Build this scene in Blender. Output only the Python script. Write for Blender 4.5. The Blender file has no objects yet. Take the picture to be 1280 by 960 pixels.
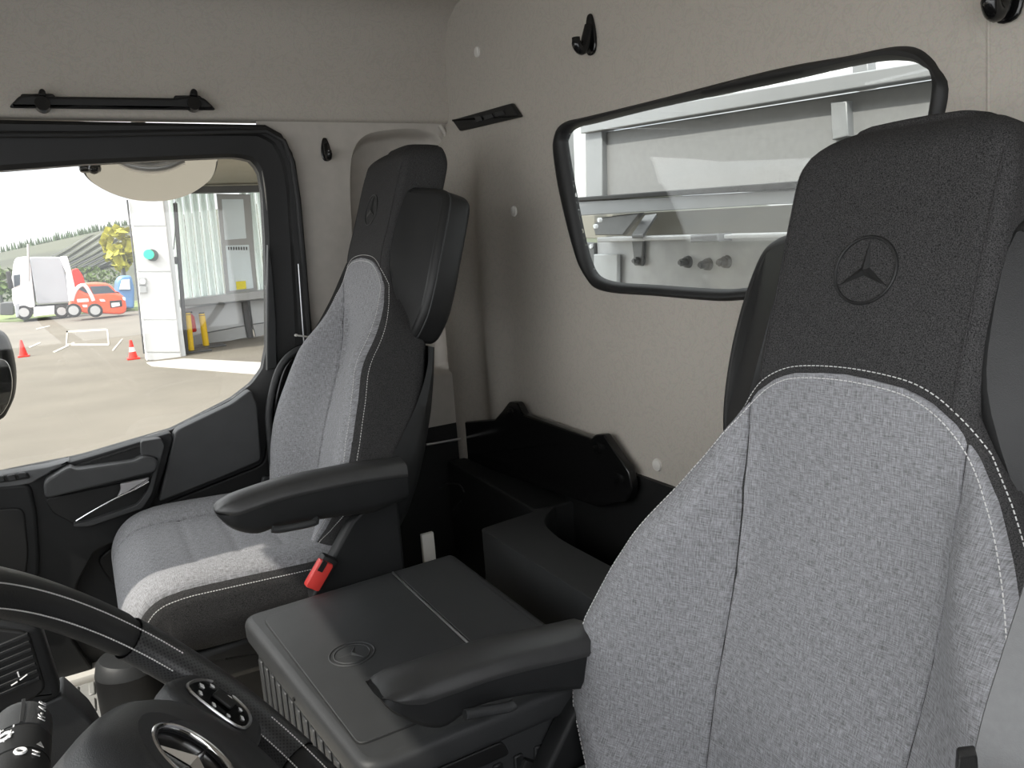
import bpy, bmesh, math, random
from mathutils import Vector, Matrix
random.seed(7)
S = bpy.context.scene
COL = S.collection
R_ = math.radians

# ------------------------------------------------------------------ camera
FPX = 950.0                                   # focal length in pixels of a 1280 x 960 frame
_y = Vector((-549, 140, -950)).normalized()
_x = Vector((1720, 300, -950)); _x = (_x - _y * _x.dot(_y)).normalized()
_z = _x.cross(_y)
CR = Matrix((_x, _y, _z))                     # rows: cab axes (X rear, Y passenger side, Z up) in camera axes
cam = bpy.data.cameras.new('camera'); camo = bpy.data.objects.new('camera', cam); COL.objects.link(camo)
cam.sensor_fit = 'HORIZONTAL'; cam.sensor_width = 36.0; cam.lens = 36.0 * FPX / 1280
cam.clip_start = 0.02; cam.clip_end = 2000
camo.matrix_world = CR.to_4x4()
S.camera = camo

def at(px, py, **k):
    """point where the sight line of a measured picture point meets a plane X=, Y= or Z="""
    d = CR @ Vector((px - 640, 480 - py, -FPX))
    a, v = list(k.items())[0]
    return d * (v / d['XYZ'.index(a)])

# ------------------------------------------------------------------ sky, sun, exposure
W = bpy.data.worlds.new('sky'); S.world = W; W.use_nodes = True
nt = W.node_tree; nt.nodes.clear()
def N(t, kind, **kw):
    n = t.nodes.new(kind)
    for k, v in kw.items():
        if k in n.inputs.keys() if hasattr(n, 'inputs') else False: n.inputs[k].default_value = v
        else: setattr(n, k, v)
    return n
tc = N(nt, 'ShaderNodeTexCoord'); mp = N(nt, 'ShaderNodeMapping'); mp.inputs['Scale'].default_value = (1, 1, 3.2)
nz = N(nt, 'ShaderNodeTexNoise', Scale=2.6, Detail=7.0, Roughness=0.58)
cr = N(nt, 'ShaderNodeValToRGB')
cr.color_ramp.elements[0].position = .36; cr.color_ramp.elements[0].color = (.78, .86, .95, 1)
cr.color_ramp.elements[1].position = .52; cr.color_ramp.elements[1].color = (1.0, 1.0, 1.0, 1)
e = cr.color_ramp.elements.new(.78); e.color = (.80, .82, .86, 1)
bg = N(nt, 'ShaderNodeBackground', Strength=1.6); wo = N(nt, 'ShaderNodeOutputWorld')
nt.links.new(tc.outputs['Generated'], mp.inputs['Vector']); nt.links.new(mp.outputs[0], nz.inputs['Vector'])
nt.links.new(nz.outputs['Fac'], cr.inputs['Fac']); nt.links.new(cr.outputs['Color'], bg.inputs['Color'])
nt.links.new(bg.outputs[0], wo.inputs['Surface'])

SUN_TO = Vector((-.66, -.14, .735)).normalized()
# thin cloud is brighter towards the sun (broad forward scattering)
dt = N(nt, 'ShaderNodeVectorMath', operation='DOT_PRODUCT'); dt.inputs[1].default_value = SUN_TO
m1 = N(nt, 'ShaderNodeMath', operation='MULTIPLY_ADD'); m1.inputs[1].default_value = .5; m1.inputs[2].default_value = .5
m2 = N(nt, 'ShaderNodeMath', operation='POWER'); m2.inputs[1].default_value = 2.4
m3 = N(nt, 'ShaderNodeMath', operation='MULTIPLY_ADD'); m3.inputs[1].default_value = 3.6; m3.inputs[2].default_value = .80
nt.links.new(tc.outputs['Generated'], dt.inputs[0]); nt.links.new(dt.outputs['Value'], m1.inputs[0]); nt.links.new(m1.outputs[0], m2.inputs[0])
nt.links.new(m2.outputs[0], m3.inputs[0]); nt.links.new(m3.outputs[0], bg.inputs['Strength'])
sl = bpy.data.lights.new('sun', 'SUN'); sl.energy = 4.2; sl.angle = R_(.6); sl.color = (1.0, .95, .87)
so = bpy.data.objects.new('sun', sl); COL.objects.link(so)
so.rotation_euler = SUN_TO.to_track_quat('Z', 'Y').to_euler()

S.view_settings.view_transform = 'Standard'; S.view_settings.look = 'None'
S.view_settings.gamma = 1; S.view_settings.use_curve_mapping = False
S.view_settings.exposure = 0.56

# ------------------------------------------------------------------ materials
def newmat(name):
    m = bpy.data.materials.new(name); m.use_nodes = True
    b = m.node_tree.nodes['Principled BSDF']
    return m, m.node_tree, b
def C4(c): return (c[0], c[1], c[2], 1)
def g(v): return (v, v, v)
def plain(name, col, rough=.5, metal=0, var=.08, vscale=30, bump=0, bscale=200, spec=.5, emit=None, coat=0):
    m, t, b = newmat(name)
    b.inputs['Roughness'].default_value = rough; b.inputs['Metallic'].default_value = metal
    b.inputs['Specular IOR Level'].default_value = spec
    if coat: b.inputs['Coat Weight'].default_value = coat; b.inputs['Coat Roughness'].default_value = .05
    tcx = N(t, 'ShaderNodeTexCoord'); n1 = N(t, 'ShaderNodeTexNoise', Scale=float(vscale), Detail=4.0)
    r = N(t, 'ShaderNodeValToRGB')
    r.color_ramp.elements[0].position = .3; r.color_ramp.elements[0].color = C4([c * (1 - var) for c in col])
    r.color_ramp.elements[1].position = .7; r.color_ramp.elements[1].color = C4([min(1, c * (1 + var)) for c in col])
    t.links.new(tcx.outputs['Object'], n1.inputs['Vector']); t.links.new(n1.outputs['Fac'], r.inputs['Fac'])
    t.links.new(r.outputs['Color'], b.inputs['Base Color'])
    if bump:
        n2 = N(t, 'ShaderNodeTexNoise', Scale=float(bscale), Detail=3.0)
        bp = N(t, 'ShaderNodeBump', Strength=bump, Distance=.001)
        t.links.new(tcx.outputs['Object'], n2.inputs['Vector']); t.links.new(n2.outputs['Fac'], bp.inputs['Height'])
        t.links.new(bp.outputs[0], b.inputs['Normal'])
    if emit: b.inputs['Emission Color'].default_value = C4(emit[0]); b.inputs['Emission Strength'].default_value = emit[1]
    return m
def weave(name, dark, light, fine=430, lo=.36, hi=.66, coord='UV'):
    """linen-like woven cloth: warp and weft threads of uneven tone"""
    m, t, b = newmat(name)
    b.inputs['Roughness'].default_value = .95; b.inputs['Specular IOR Level'].default_value = .12
    b.inputs['Sheen Weight'].default_value = .05
    tcx = N(t, 'ShaderNodeTexCoord'); outs = []
    for sx, sy in ((fine, fine * .09), (fine * .09, fine)):
        mm = N(t, 'ShaderNodeMapping'); mm.inputs['Scale'].default_value = (sx, sy, sx if coord != 'UV' else 1)
        nn = N(t, 'ShaderNodeTexNoise', Scale=1.0, Detail=2.5, Roughness=.6)
        t.links.new(tcx.outputs[coord], mm.inputs['Vector']); t.links.new(mm.outputs[0], nn.inputs['Vector']); outs.append(nn.outputs['Fac'])
    ad = N(t, 'ShaderNodeMath', operation='ADD'); t.links.new(outs[0], ad.inputs[0]); t.links.new(outs[1], ad.inputs[1])
    hf = N(t, 'ShaderNodeMath', operation='MULTIPLY'); hf.inputs[1].default_value = .5; t.links.new(ad.outputs[0], hf.inputs[0])
    r = N(t, 'ShaderNodeValToRGB'); r.color_ramp.elements[0].position = lo; r.color_ramp.elements[0].color = C4(dark)
    r.color_ramp.elements[1].position = hi; r.color_ramp.elements[1].color = C4(light)
    t.links.new(hf.outputs[0], r.inputs['Fac']); t.links.new(r.outputs['Color'], b.inputs['Base Color'])
    bp = N(t, 'ShaderNodeBump', Strength=.35, Distance=.0012); t.links.new(hf.outputs[0], bp.inputs['Height']); t.links.new(bp.outputs[0], b.inputs['Normal'])
    return m
def headliner(name, col):
    m, t, b = newmat(name)
    b.inputs['Roughness'].default_value = .62; b.inputs['Specular IOR Level'].default_value = .25
    tcx = N(t, 'ShaderNodeTexCoord')
    w = N(t, 'ShaderNodeTexNoise', Scale=26.0, Detail=2.0, Distortion=2.2)
    r = N(t, 'ShaderNodeValToRGB'); r.color_ramp.interpolation = 'EASE'
    els = r.color_ramp.elements
    els[0].position = .44; els[0].color = C4(col); els[1].position = .56; els[1].color = C4(col)
    q = els.new(.50); q.color = C4([c * .93 for c in col])
    n2 = N(t, 'ShaderNodeTexNoise', Scale=420.0, Detail=2.0)
    mx = N(t, 'ShaderNodeMix', data_type='RGBA', blend_type='MULTIPLY'); mx.inputs[0].default_value = .25
    t.links.new(tcx.outputs['Object'], w.inputs['Vector']); t.links.new(tcx.outputs['Object'], n2.inputs['Vector'])
    t.links.new(w.outputs['Fac'], r.inputs['Fac']); t.links.new(r.outputs['Color'], mx.inputs[6]); t.links.new(n2.outputs['Color'], mx.inputs[7])
    t.links.new(mx.outputs[2], b.inputs['Base Color'])
    bp = N(t, 'ShaderNodeBump', Strength=.2, Distance=.0006); t.links.new(n2.outputs['Fac'], bp.inputs['Height']); t.links.new(bp.outputs[0], b.inputs['Normal'])
    return m
def glass(name, tint, refl=.06):
    m = bpy.data.materials.new(name); m.use_nodes = True; t = m.node_tree; t.nodes.clear()
    tr = N(t, 'ShaderNodeBsdfTransparent', Color=C4(tint)); gl = N(t, 'ShaderNodeBsdfGlossy', Roughness=.02)
    lf = N(t, 'ShaderNodeLayerWeight', Blend=.5); pw = N(t, 'ShaderNodeMath', operation='POWER'); pw.inputs[1].default_value = 4
    t.links.new(lf.outputs['Facing'], pw.inputs[0])
    lw = pw; mul = N(t, 'ShaderNodeMath', operation='MULTIPLY_ADD'); mul.inputs[1].default_value = .6; mul.inputs[2].default_value = refl
    mx = N(t, 'ShaderNodeMixShader'); o = N(t, 'ShaderNodeOutputMaterial')
    t.links.new(lw.outputs[0], mul.inputs[0]); t.links.new(mul.outputs[0], mx.inputs[0])
    t.links.new(tr.outputs[0], mx.inputs[1]); t.links.new(gl.outputs[0], mx.inputs[2]); t.links.new(mx.outputs[0], o.inputs['Surface'])
    return m
M = {}
M['cloth'] = weave('light grey woven cloth', g(.12), (.37, .37, .392), fine=1000)
M['cloth_dark'] = plain('charcoal woven cloth', (.042, .041, .041), .95, var=.8, vscale=950, bump=.4, bscale=1300, spec=.1)
M['liner'] = headliner('beige grey headliner', (.50, .462, .408))
M['liner_plain'] = plain('grey pillar trim', (.44, .41, .37), .6, var=.05, bump=.15, bscale=500)
M['leather'] = plain('black leatherette', g(.016), .42, spec=.3, var=.1, bump=.25, bscale=900)
M['plastic'] = plain('charcoal grained plastic', (.015, .0155, .016), .5, spec=.3, var=.08, bump=.3, bscale=1100)
M['plastic_mid'] = plain('dark grey grained plastic', (.032, .033, .034), .45, spec=.3, var=.06, bump=.3, bscale=1100)
M['plastic_door'] = plain('door trim plastic', (.050, .051, .052), .5, spec=.4, var=.06, bump=.3, bscale=1100)
M['plastic_sill'] = plain('grey sill plastic', (.10, .102, .105), .5, var=.06, bump=.3, bscale=1100)
M['plastic_black'] = plain('matt black plastic', g(.006), .55, var=.1, bump=.15, bscale=900)
M['gloss_black'] = plain('glossy black plastic', g(.006), .16, var=.1)
M['rubber'] = plain('black rubber', g(.010), .55, var=.1)
M['mat_rubber'] = plain('grey rubber mat', (.30, .30, .29), .6, var=.08, bump=.2, bscale=400)
M['carpet'] = plain('beige grey carpet', (.52, .49, .44), .95, var=.25, vscale=400, bump=.5, bscale=500)
M['chrome'] = plain('chrome', g(.75), .15, metal=1, var=.03)
M['satin'] = plain('satin silver', g(.62), .32, metal=1, var=.03)
M['arm'] = plain('soft black armrest skin', g(.030), .42, spec=.5, var=.1, bump=.25, bscale=900)
M['lever'] = plain('silver lever plastic', (.42, .41, .42), .3, metal=.3, var=.05)
M['thread'] = plain('white thread', (.60, .59, .58), .8, var=.05)
M['white_plastic'] = plain('off white cap', (.62, .60, .56), .5, var=.04)
M['red_plastic'] = plain('red buckle button', (.75, .06, .05), .4, var=.05)
M['webbing'] = plain('black belt webbing', g(.03), .6, var=.15, vscale=300, bump=.3, bscale=800)
M['print'] = plain('white print', g(.8), .6, var=.02)
M['glass'] = glass('side window glass', (.91, .91, .90), .045)
M['glass_rear'] = glass('rear window glass', (.90, .92, .91), .035)
M['mirror'] = plain('mirror glass', (.86, .87, .86), .02, metal=1, var=.01)

# ------------------------------------------------------------------ mesh helpers
def link(name, me, mat, parent=None, smooth=40):
    o = bpy.data.objects.new(name, me); COL.objects.link(o)
    if mat is not None: me.materials.append(mat)
    if parent is not None: o.parent = parent
    if smooth:
        me.polygons.foreach_set('use_smooth', [True] * len(me.polygons))
        me.set_sharp_from_angle(angle=R_(smooth))
    return o
def tag(o, label=None, cat=None, group=None, kind=None):
    if label: o['label'] = label
    if cat: o['category'] = cat
    if group: o['group'] = group
    if kind: o['kind'] = kind
    return o
def empty(name, loc=(0, 0, 0), label=None, cat=None, group=None, kind=None):
    o = bpy.data.objects.new(name, None); COL.objects.link(o); o.empty_display_size = .05
    o.location = loc
    return tag(o, label, cat, group, kind)
class MB:
    """collects shapes, then links them as one mesh object"""
    def __init__(s): s.bm = bmesh.new(); s.uv = None
    def face(s, vs):
        try: return s.bm.faces.new(vs)
        except ValueError: return None
    def loops(s, loops, closed=True, cap0=True, cap1=True):
        rows = [[s.bm.verts.new(p) for p in L] for L in loops]
        n = len(rows[0])
        for a, b in zip(rows, rows[1:]):
            for i in range(n if closed else n - 1):
                j = (i + 1) % n
                s.face((a[i], a[j], b[j], b[i]))
        if cap0: s.face(rows[0][::-1])
        if cap1: s.face(rows[-1])
        return rows
    def box(s, c, size, rot=None, bev=0, seg=2):
        m = Matrix.Translation(c) @ (rot.to_4x4() if rot else Matrix.Identity(4)) @ Matrix.Diagonal((*size, 1))
        r = bmesh.ops.create_cube(s.bm, size=1, matrix=m)
        if bev:
            es = list({e for v in r['verts'] for e in v.link_edges})
            bmesh.ops.bevel(s.bm, geom=es, offset=bev, segments=seg, affect='EDGES', profile=.5)
        return s
    def slab(s, pts, vec, bev=.004, seg=3):
        """outline (3-D points in a plane) pushed along vec, with rounded rims on both caps"""
        vec = Vector(vec); D = vec.length; nrm = vec.normalized()
        pts = [Vector(p) for p in pts]
        bev = min(bev, D * .49)
        rings = []
        if bev > 0:
            for k in range(seg + 1):
                a = math.pi / 2 * k / seg
                rings.append((bev * (1 - math.sin(a)), bev * (1 - math.cos(a))))
            rings += [(i, D - d) for i, d in rings[::-1]]
        else: rings = [(0, 0), (0, D)]
        Ls = [[p + nrm * d for p in inset(pts, nrm, i)] for i, d in rings]
        s.loops(Ls, cap0=False, cap1=False)
        s.face([s.bm.verts.new(p) for p in Ls[0]][::-1]); s.face([s.bm.verts.new(p) for p in Ls[-1]])   # caps of their own stay flat
        return s
    def tube(s, pts, r, n=10, closed=False, cap=True, flat=None):
        pts = [Vector(p) for p in pts]; L = []
        m = len(pts); up = None
        for i, p in enumerate(pts):
            a = pts[i - 1] if (i or closed) else p; b = pts[(i + 1) % m] if (i < m - 1 or closed) else p
            t = (b - a).normalized()
            if up is None: up = t.orthogonal().normalized()
            up = (up - t * up.dot(t)).normalized(); sd = t.cross(up)
            rr = r[i] if isinstance(r, (list, tuple)) else r
            L.append([p + (up * math.cos(q) + sd * math.sin(q)) * rr for q in [2 * math.pi * k / n for k in range(n)]])
        if closed: L.append(L[0]); s.loops(L, cap0=False, cap1=False)
        else: s.loops(L, cap0=cap, cap1=cap)
        return s
    def cyl(s, a, b, r, r2=None, n=20, bev=0):
        a = Vector(a); b = Vector(b); r2 = r if r2 is None else r2; d = (b - a)
        if bev:
            u = d.normalized() * bev
            s.tube([a, a + u * .0001, a + u, b - u, b - u * .0001, b], [max(r - bev, .0005), r - bev, r, r2, r2 - bev, max(r2 - bev, .0005)], n)
        else: s.tube([a, b], [r, r2], n)
        return s
    def ball(s, c, r, sc=(1, 1, 1), sub=2):
        m = Matrix.Translation(c) @ Matrix.Diagonal((*[r * k for k in sc], 1))
        bmesh.ops.create_icosphere(s.bm, subdivisions=sub, radius=1, matrix=m); return s
    def ring(s, outer, inner, mid=0, f=None):
        """flat strip between two loops with the same number of points; mid extra loops between"""
        L = [[Vector(o).lerp(Vector(i), k / (mid + 1)) for o, i in zip(outer, inner)] for k in range(mid + 2)]
        if f: L = [[f(p) for p in row] for row in L]
        s.loops(L, cap0=False, cap1=False); return s
    def grid(s, fn, us, vs, uvfn=None):
        rows = [[s.bm.verts.new(fn(u, v)) for u in us] for v in vs]
        lay = s.bm.loops.layers.uv.verify() if uvfn else None
        for j in range(len(vs) - 1):
            for i in range(len(us) - 1):
                f = s.face((rows[j][i], rows[j][i + 1], rows[j + 1][i + 1], rows[j + 1][i]))
                if f and lay:
                    for lp, (ii, jj) in zip(f.loops, ((i, j), (i + 1, j), (i + 1, j + 1), (i, j + 1))):
                        lp[lay].uv = uvfn(us[ii], vs[jj])
        return s
    def build(s, name, mat, parent=None, smooth=40, fix=True, kind=None, label=None):
        if fix: bmesh.ops.recalc_face_normals(s.bm, faces=s.bm.faces[:])
        me = bpy.data.meshes.new(name); s.bm.to_mesh(me); s.bm.free()
        o = link(name, me, mat, parent, smooth)
        if parent is not None and parent.location.length > 0:
            o.matrix_parent_inverse = Matrix.Translation(-parent.location)
        return tag(o, label=label, kind=kind)
def inset(pts, nrm, d):
    if d <= 1e-7: return pts
    n = len(pts); area = Vector((0, 0, 0))
    for i in range(n): area += pts[i].cross(pts[(i + 1) % n])
    sg = 1 if area.dot(nrm) > 0 else -1
    out = []
    for i in range(n):
        p = pts[i]; a = (p - pts[i - 1]); b = (pts[(i + 1) % n] - p)
        if a.length < 1e-9: a = b
        if b.length < 1e-9: b = a
        a = a.normalized(); b = b.normalized()
        na = nrm.cross(a) * sg; nb = nrm.cross(b) * sg
        mm = na + nb
        if mm.length < 1e-6: out.append(p + na * d); continue
        mm.normalize(); out.append(p + mm * (d / max(.35, mm.dot(na))))
    return out
def rnd(pts, r, n=5):
    """round the corners of a closed outline of Vectors"""
    pts = [Vector(p) for p in pts]; out = []; m = len(pts)
    for i in range(m):
        p = pts[i]; a = pts[i - 1]; b = pts[(i + 1) % m]
        rr = r[i] if isinstance(r, (list, tuple)) else r
        if rr <= 0: out.append(p); continue
        da = min(rr, (a - p).length * .48); db = min(rr, (b - p).length * .48)
        p0 = p + (a - p).normalized() * da; p1 = p + (b - p).normalized() * db
        for k in range(n + 1):
            t = k / n
            out.append(p0 * (1 - t) ** 2 + p * 2 * t * (1 - t) + p1 * t * t)
    return out
def smooth_loop(pts, n=6, closed=True):
    """Catmull-Rom through the points"""
    pts = [Vector(p) for p in pts]; m = len(pts); out = []
    for i in range(m if closed else m - 1):
        if closed: p0, p1, p2, p3 = pts[i - 1], pts[i], pts[(i + 1) % m], pts[(i + 2) % m]
        else: p0, p1, p2, p3 = pts[max(i - 1, 0)], pts[i], pts[i + 1], pts[min(i + 2, m - 1)]
        for k in range(n):
            t = k / n
            out.append(.5 * ((2 * p1) + (p2 - p0) * t + (2 * p0 - 5 * p1 + 4 * p2 - p3) * t * t + (3 * p1 - p0 - 3 * p2 + p3) * t ** 3))
    if not closed: out.append(pts[-1])
    return out
def resample(pts, n, closed=True):
    pts = [Vector(p) for p in pts]
    if closed: pts = pts + [pts[0]]
    ds = [0]
    for a, b in zip(pts, pts[1:]): ds.append(ds[-1] + (b - a).length)
    out = []; k = 0
    for i in range(n):
        t = ds[-1] * i / (n if closed else n - 1)
        while k < len(ds) - 2 and ds[k + 1] < t: k += 1
        L = ds[k + 1] - ds[k]; f = (t - ds[k]) / L if L > 1e-9 else 0
        out.append(pts[k].lerp(pts[k + 1], min(1, f)))
    return out
def star_pair(outer, inner, ax, n=120):
    """outer and inner loops (in one plane, ax = the two in-plane axes) resampled by angle about the inner centre, outer corners kept"""
    c = sum((Vector(p) for p in inner), Vector()) / len(inner)
    def ang(p): return math.atan2(p[ax[1]] - c[ax[1]], p[ax[0]] - c[ax[0]])
    A = sorted([2 * math.pi * k / n - math.pi for k in range(n)] + [ang(p) for p in outer])
    def cast(loop, a):
        d = (math.cos(a), math.sin(a)); best = None
        for i in range(len(loop)):
            p = Vector(loop[i]); q = Vector(loop[(i + 1) % len(loop)])
            x1, y1 = p[ax[0]] - c[ax[0]], p[ax[1]] - c[ax[1]]; x2, y2 = q[ax[0]] - c[ax[0]], q[ax[1]] - c[ax[1]]
            den = d[0] * (y2 - y1) - d[1] * (x2 - x1)
            if abs(den) < 1e-12: continue
            t = (x1 * (y2 - y1) - y1 * (x2 - x1)) / den
            s = (x1 * d[1] - y1 * d[0]) / den
            if t > 0 and -1e-6 <= s <= 1 + 1e-6 and (best is None or t > best[0]): best = (t, p.lerp(q, min(1, max(0, s))))
        return best[1]
    return [cast(outer, a) for a in A], [cast(inner, a) for a in A]
def lerp_tab(tab, x):
    if x <= tab[0][0]: return tab[0][1]
    for (a, va), (b, vb) in zip(tab, tab[1:]):
        if x <= b: return va + (vb - va) * (x - a) / (b - a)
    return tab[-1][1]
def sst(a, b, x):
    t = max(0, min(1, (x - a) / (b - a))); return t * t * (3 - 2 * t)
def PX(pts, **k): return [at(x, y, **k) for x, y in pts]
def text_mesh(txt, size, mtx, name, mat, parent, depth=.0003):
    c = bpy.data.curves.new(name, 'FONT'); c.body = txt; c.size = size; c.extrude = depth; c.align_x = 'CENTER'; c.align_y = 'CENTER'
    o = bpy.data.objects.new(name, c); COL.objects.link(o)
    bpy.context.view_layer.update()
    me = bpy.data.meshes.new_from_object(o.evaluated_get(bpy.context.evaluated_depsgraph_get()))
    bpy.data.objects.remove(o); me.transform(mtx)
    o = link(name, me, mat, parent, smooth=0)
    o.matrix_parent_inverse = Matrix.Translation(-parent.location)
    return o

FLOOR = -.95; GROUND = -2.05; WR = .965; DOOR = 2.0; CEIL = .615

# ================================================================== the cab shell (setting)
def structure(o): o['kind'] = 'structure'; return o
structure(MB().box((.12, .98, FLOOR - .02), (1.72, 2.2, .04)).build('floor', M['carpet']))

# rear wall with the window hole
win_out = [at(x, y, X=WR) for x, y in ((713,152),(735,147),(821,126),(961,91),(1055,73),(1116,61),(1149,65),(1172,86),(1182,119))]
win_outL = [at(x, y, X=WR) for x, y in ((896,374),(821,368),(755,362),(734,344),(720,311),(703,241),(695,189),(696,172),(701,160))]
win_in = [at(x, y, X=WR) for x, y in ((719,159),(740,154),(821,134),(961,105),(1078,79),(1130,76),(1153,84),(1165,105))]
win_inL = [at(x, y, X=WR) for x, y in ((898,362),(821,357),(757,351),(736,330),(720,264),(706,185),(706,174),(710,165))]
WC = 1.02
def mirY(p): return Vector((p.x, 2 * WC - p.y, p.z))
low_out = [Vector((WR, .605, .06))] + [mirY(p) for p in win_outL[1:5]][::-1]
low_in = [Vector((WR, .625, .05))] + [mirY(p) for p in win_inL[1:4]][::-1]
hole = smooth_loop(win_out + low_out + win_outL, 5)
pane = smooth_loop(win_in + low_in + win_inL, 5)
hole_c = [p * 1 for p in inset(hole, Vector((1, 0, 0)), .006)]
rect = [Vector((WR, y, z)) for y, z in ((-.28, FLOOR), (2.02, FLOOR), (2.02, .63), (-.28, .63))]
ro, ri = star_pair(rect, hole_c, (1, 2), 150)
def rear_shape(p):
    """the rear wall panel: shallow pressed fields and a rounded rib beside the passenger corner"""
    d = -.030 * math.exp(-((p.y - 1.80) / .055) ** 2) * sst(.30, .0, p.z)
    d -= .05 * sst(1.86, 2.0, p.y) * sst(.36, .2, p.z)
    return p + Vector((d, 0, 0))
mb = MB(); mb.ring(ro, ri, mid=26, f=rear_shape)
mb.loops([ri, [p + Vector((.012, 0, 0)) for p in ri]], cap0=False, cap1=False)
rear_wall = structure(mb.build('wall_rear', M['liner'], smooth=60))
# a welded seam down the rear wall
mb = MB(); mb.tube([Vector((WR + .001, .51, -.2)), Vector((WR + .0005, .53, .05)), Vector((WR + .001, .555, .61))], .0022, 8)
mb.build('panel_seam', M['liner'], rear_wall)

win2 = empty('window_2', at(900, 230, X=WR), kind='structure')
n_ = 150
o_, i_ = star_pair(resample(hole, 220), pane, (1, 2), n_)
mb = MB()
prof = [(-.25, .004), (-.1, -.006), (.2, -.011), (.6, -.010), (.85, -.004), (1.0, .003), (1.0, .012)]
mb.loops([[a.lerp(b, t) + Vector((d, 0, 0)) for a, b in zip(o_, i_)] for t, d in prof], cap0=False, cap1=False)
mb.build('window_seal', M['rubber'], win2, smooth=50)
mb = MB(); pv = [p + Vector((.006, 0, 0)) for p in inset(pane, Vector((1, 0, 0)), -.006)]
mb.slab(pv, (.004, 0, 0), 0); mb.build('window_glass', M['glass_rear'], win2, smooth=0)

# passenger side: upper lining with its lower ledge, then the pillar trim with the rounded alcove behind the seat
mb = MB()
prof = [(2.03, .332), (1.992, .333), (1.984, .340), (1.982, .37), (1.985, .46), (1.975, .53), (1.945, .585), (1.89, .612), (1.80, .618)]
mb.loops([[Vector((x, y, z)) for y, z in prof] for x in (-.75, -.3, .2, .6, WR + .01)], closed=False, cap0=False, cap1=False)
structure(mb.build('wall_right', M['liner'], smooth=60))
alc = smooth_loop([at(x, y, Y=DOOR) for x, y in ((452,172),(490,162),(530,162),(550,172),(560,215),(566,300),(574,420),(574,460),(555,470),(520,470),(480,450),(452,400),(441,300),(438,210))], 5)
rect = [Vector((x, DOOR, z)) for x, z in ((.445, -.515), (WR + .02, -.515), (WR + .02, .345), (.445, .345))]
ro, ri = star_pair(rect, alc, (0, 2), 120)
cen = sum(ri, Vector()) / len(ri)
mb = MB(); rings = [ro, ri]
for sc, dy in ((.985, .006), (.965, .025), (.95, .055), (.93, .062)):
    rings.append([cen + (p - cen) * sc + Vector((0, dy, 0)) for p in ri])
mb.loops(rings, cap0=False, cap1=True)
structure(mb.build('trim_1', M['liner_plain'], smooth=50))
# rolled edge between the pillar trim and the rear wall
mb = MB(); mb.tube([at(550, 157, Y=1.995), at(560, 172, Y=1.985), at(567, 205, Y=1.98), at(571, 260, Y=1.98), at(576, 340, Y=1.98), at(588, 522, Y=1.98)], .007, 10)
structure(mb.build('trim_2', M['liner_plain'], smooth=60))
structure(MB().box((.960, .50, -.72), (.012, 1.46, .445)).build('trim_14', M['plastic_black']))
structure(MB().box((.960, 1.60, -.755), (.010, .74, .42)).build('trim_15', M['plastic_black']))
structure(MB().box((.948, 1.955, -.665), (.02, .09, .27)).build('trim_17', M['gloss_black']))
structure(MB().box((.70, 2.006, -.74), (.54, .012, .45)).build('trim_13', M['plastic_black']))
structure(MB().box((.76, 2.09, -.30), (.50, .02, 1.3)).build('trim_3', M['plastic_black']))

# ceiling and the header over the windscreen
mb = MB()
mb.loops([[Vector((x, y, z)) for x, z in ((-.62, .50), (-.56, .57), (-.45, .606), (.75, CEIL + .004), (.98, CEIL + .004))] for y in (-.35, .3, 1.0, 1.6, 2.0)], closed=False, cap0=False, cap1=False)
structure(mb.build('ceiling', M['liner'], smooth=60))
mb = MB(); mb.box((.16, .95, .648), (1.64, 2.5, .03), bev=.01); structure(mb.build('trim_4', M['plastic_mid']))
mb = MB(); mb.box((-.66, .98, .56), (.10, 2.3, .16), bev=.03); structure(mb.build('trim_5', M['plastic_mid']))
# windscreen (beyond the frame, lets the light in) and its pillars
win3 = empty('window_3', (-.8, 1, .1), kind='structure')
mb = MB(); mb.slab([Vector((-.68, .02, .50)), Vector((-.68, 1.96, .50)), Vector((-.92, 1.96, -.28)), Vector((-.92, .02, -.28))], (.004, 0, .001), 0)
mb.build('window_glass', M['glass'], win3, smooth=0)
rbl = empty('added_shade', (-.68, 1.65, .47), 'added unseen dark sheet at the windscreen shading the passenger cushion', 'shade')  # out of view, added to cast the shadow on the cushion's far half
mb = MB(); mb.slab([Vector((-.675, 1.36, .47)), Vector((-.675, 1.93, .47)), Vector((-.765, 1.93, .12)), Vector((-.765, 1.36, .12))], (.003, 0, 0), 0); mb.build('shade_sheet', M['cloth_dark'], rbl, smooth=0)
mb = MB(); mb.cyl((-.765, 1.35, .12), (-.765, 1.94, .12), .009, .009, 12); mb.build('pull_bar', M['plastic_black'], rbl)  # lower bar of the added sheet
structure(MB().tube([(-.66, 1.97, .55), (-.92, 1.97, -.30), (-.92, 1.97, -.9)], .06, 12).build('trim_6', M['plastic_mid']))
structure(MB().box((.12, -.16, -.68), (1.75, .05, .70)).build('wall_left', M['plastic']))
structure(MB().box((.12, -.16, .44), (1.75, .05, .36)).build('trim_16', M['liner']))
structure(MB().box((.86, -.16, .1), (.28, .05, 1.1)).build('trim_12', M['liner_plain']))
structure(MB().box((-.82, 1.0, -.62), (.10, 2.1, .70)).build('wall_front', M['plastic_black']))

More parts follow.
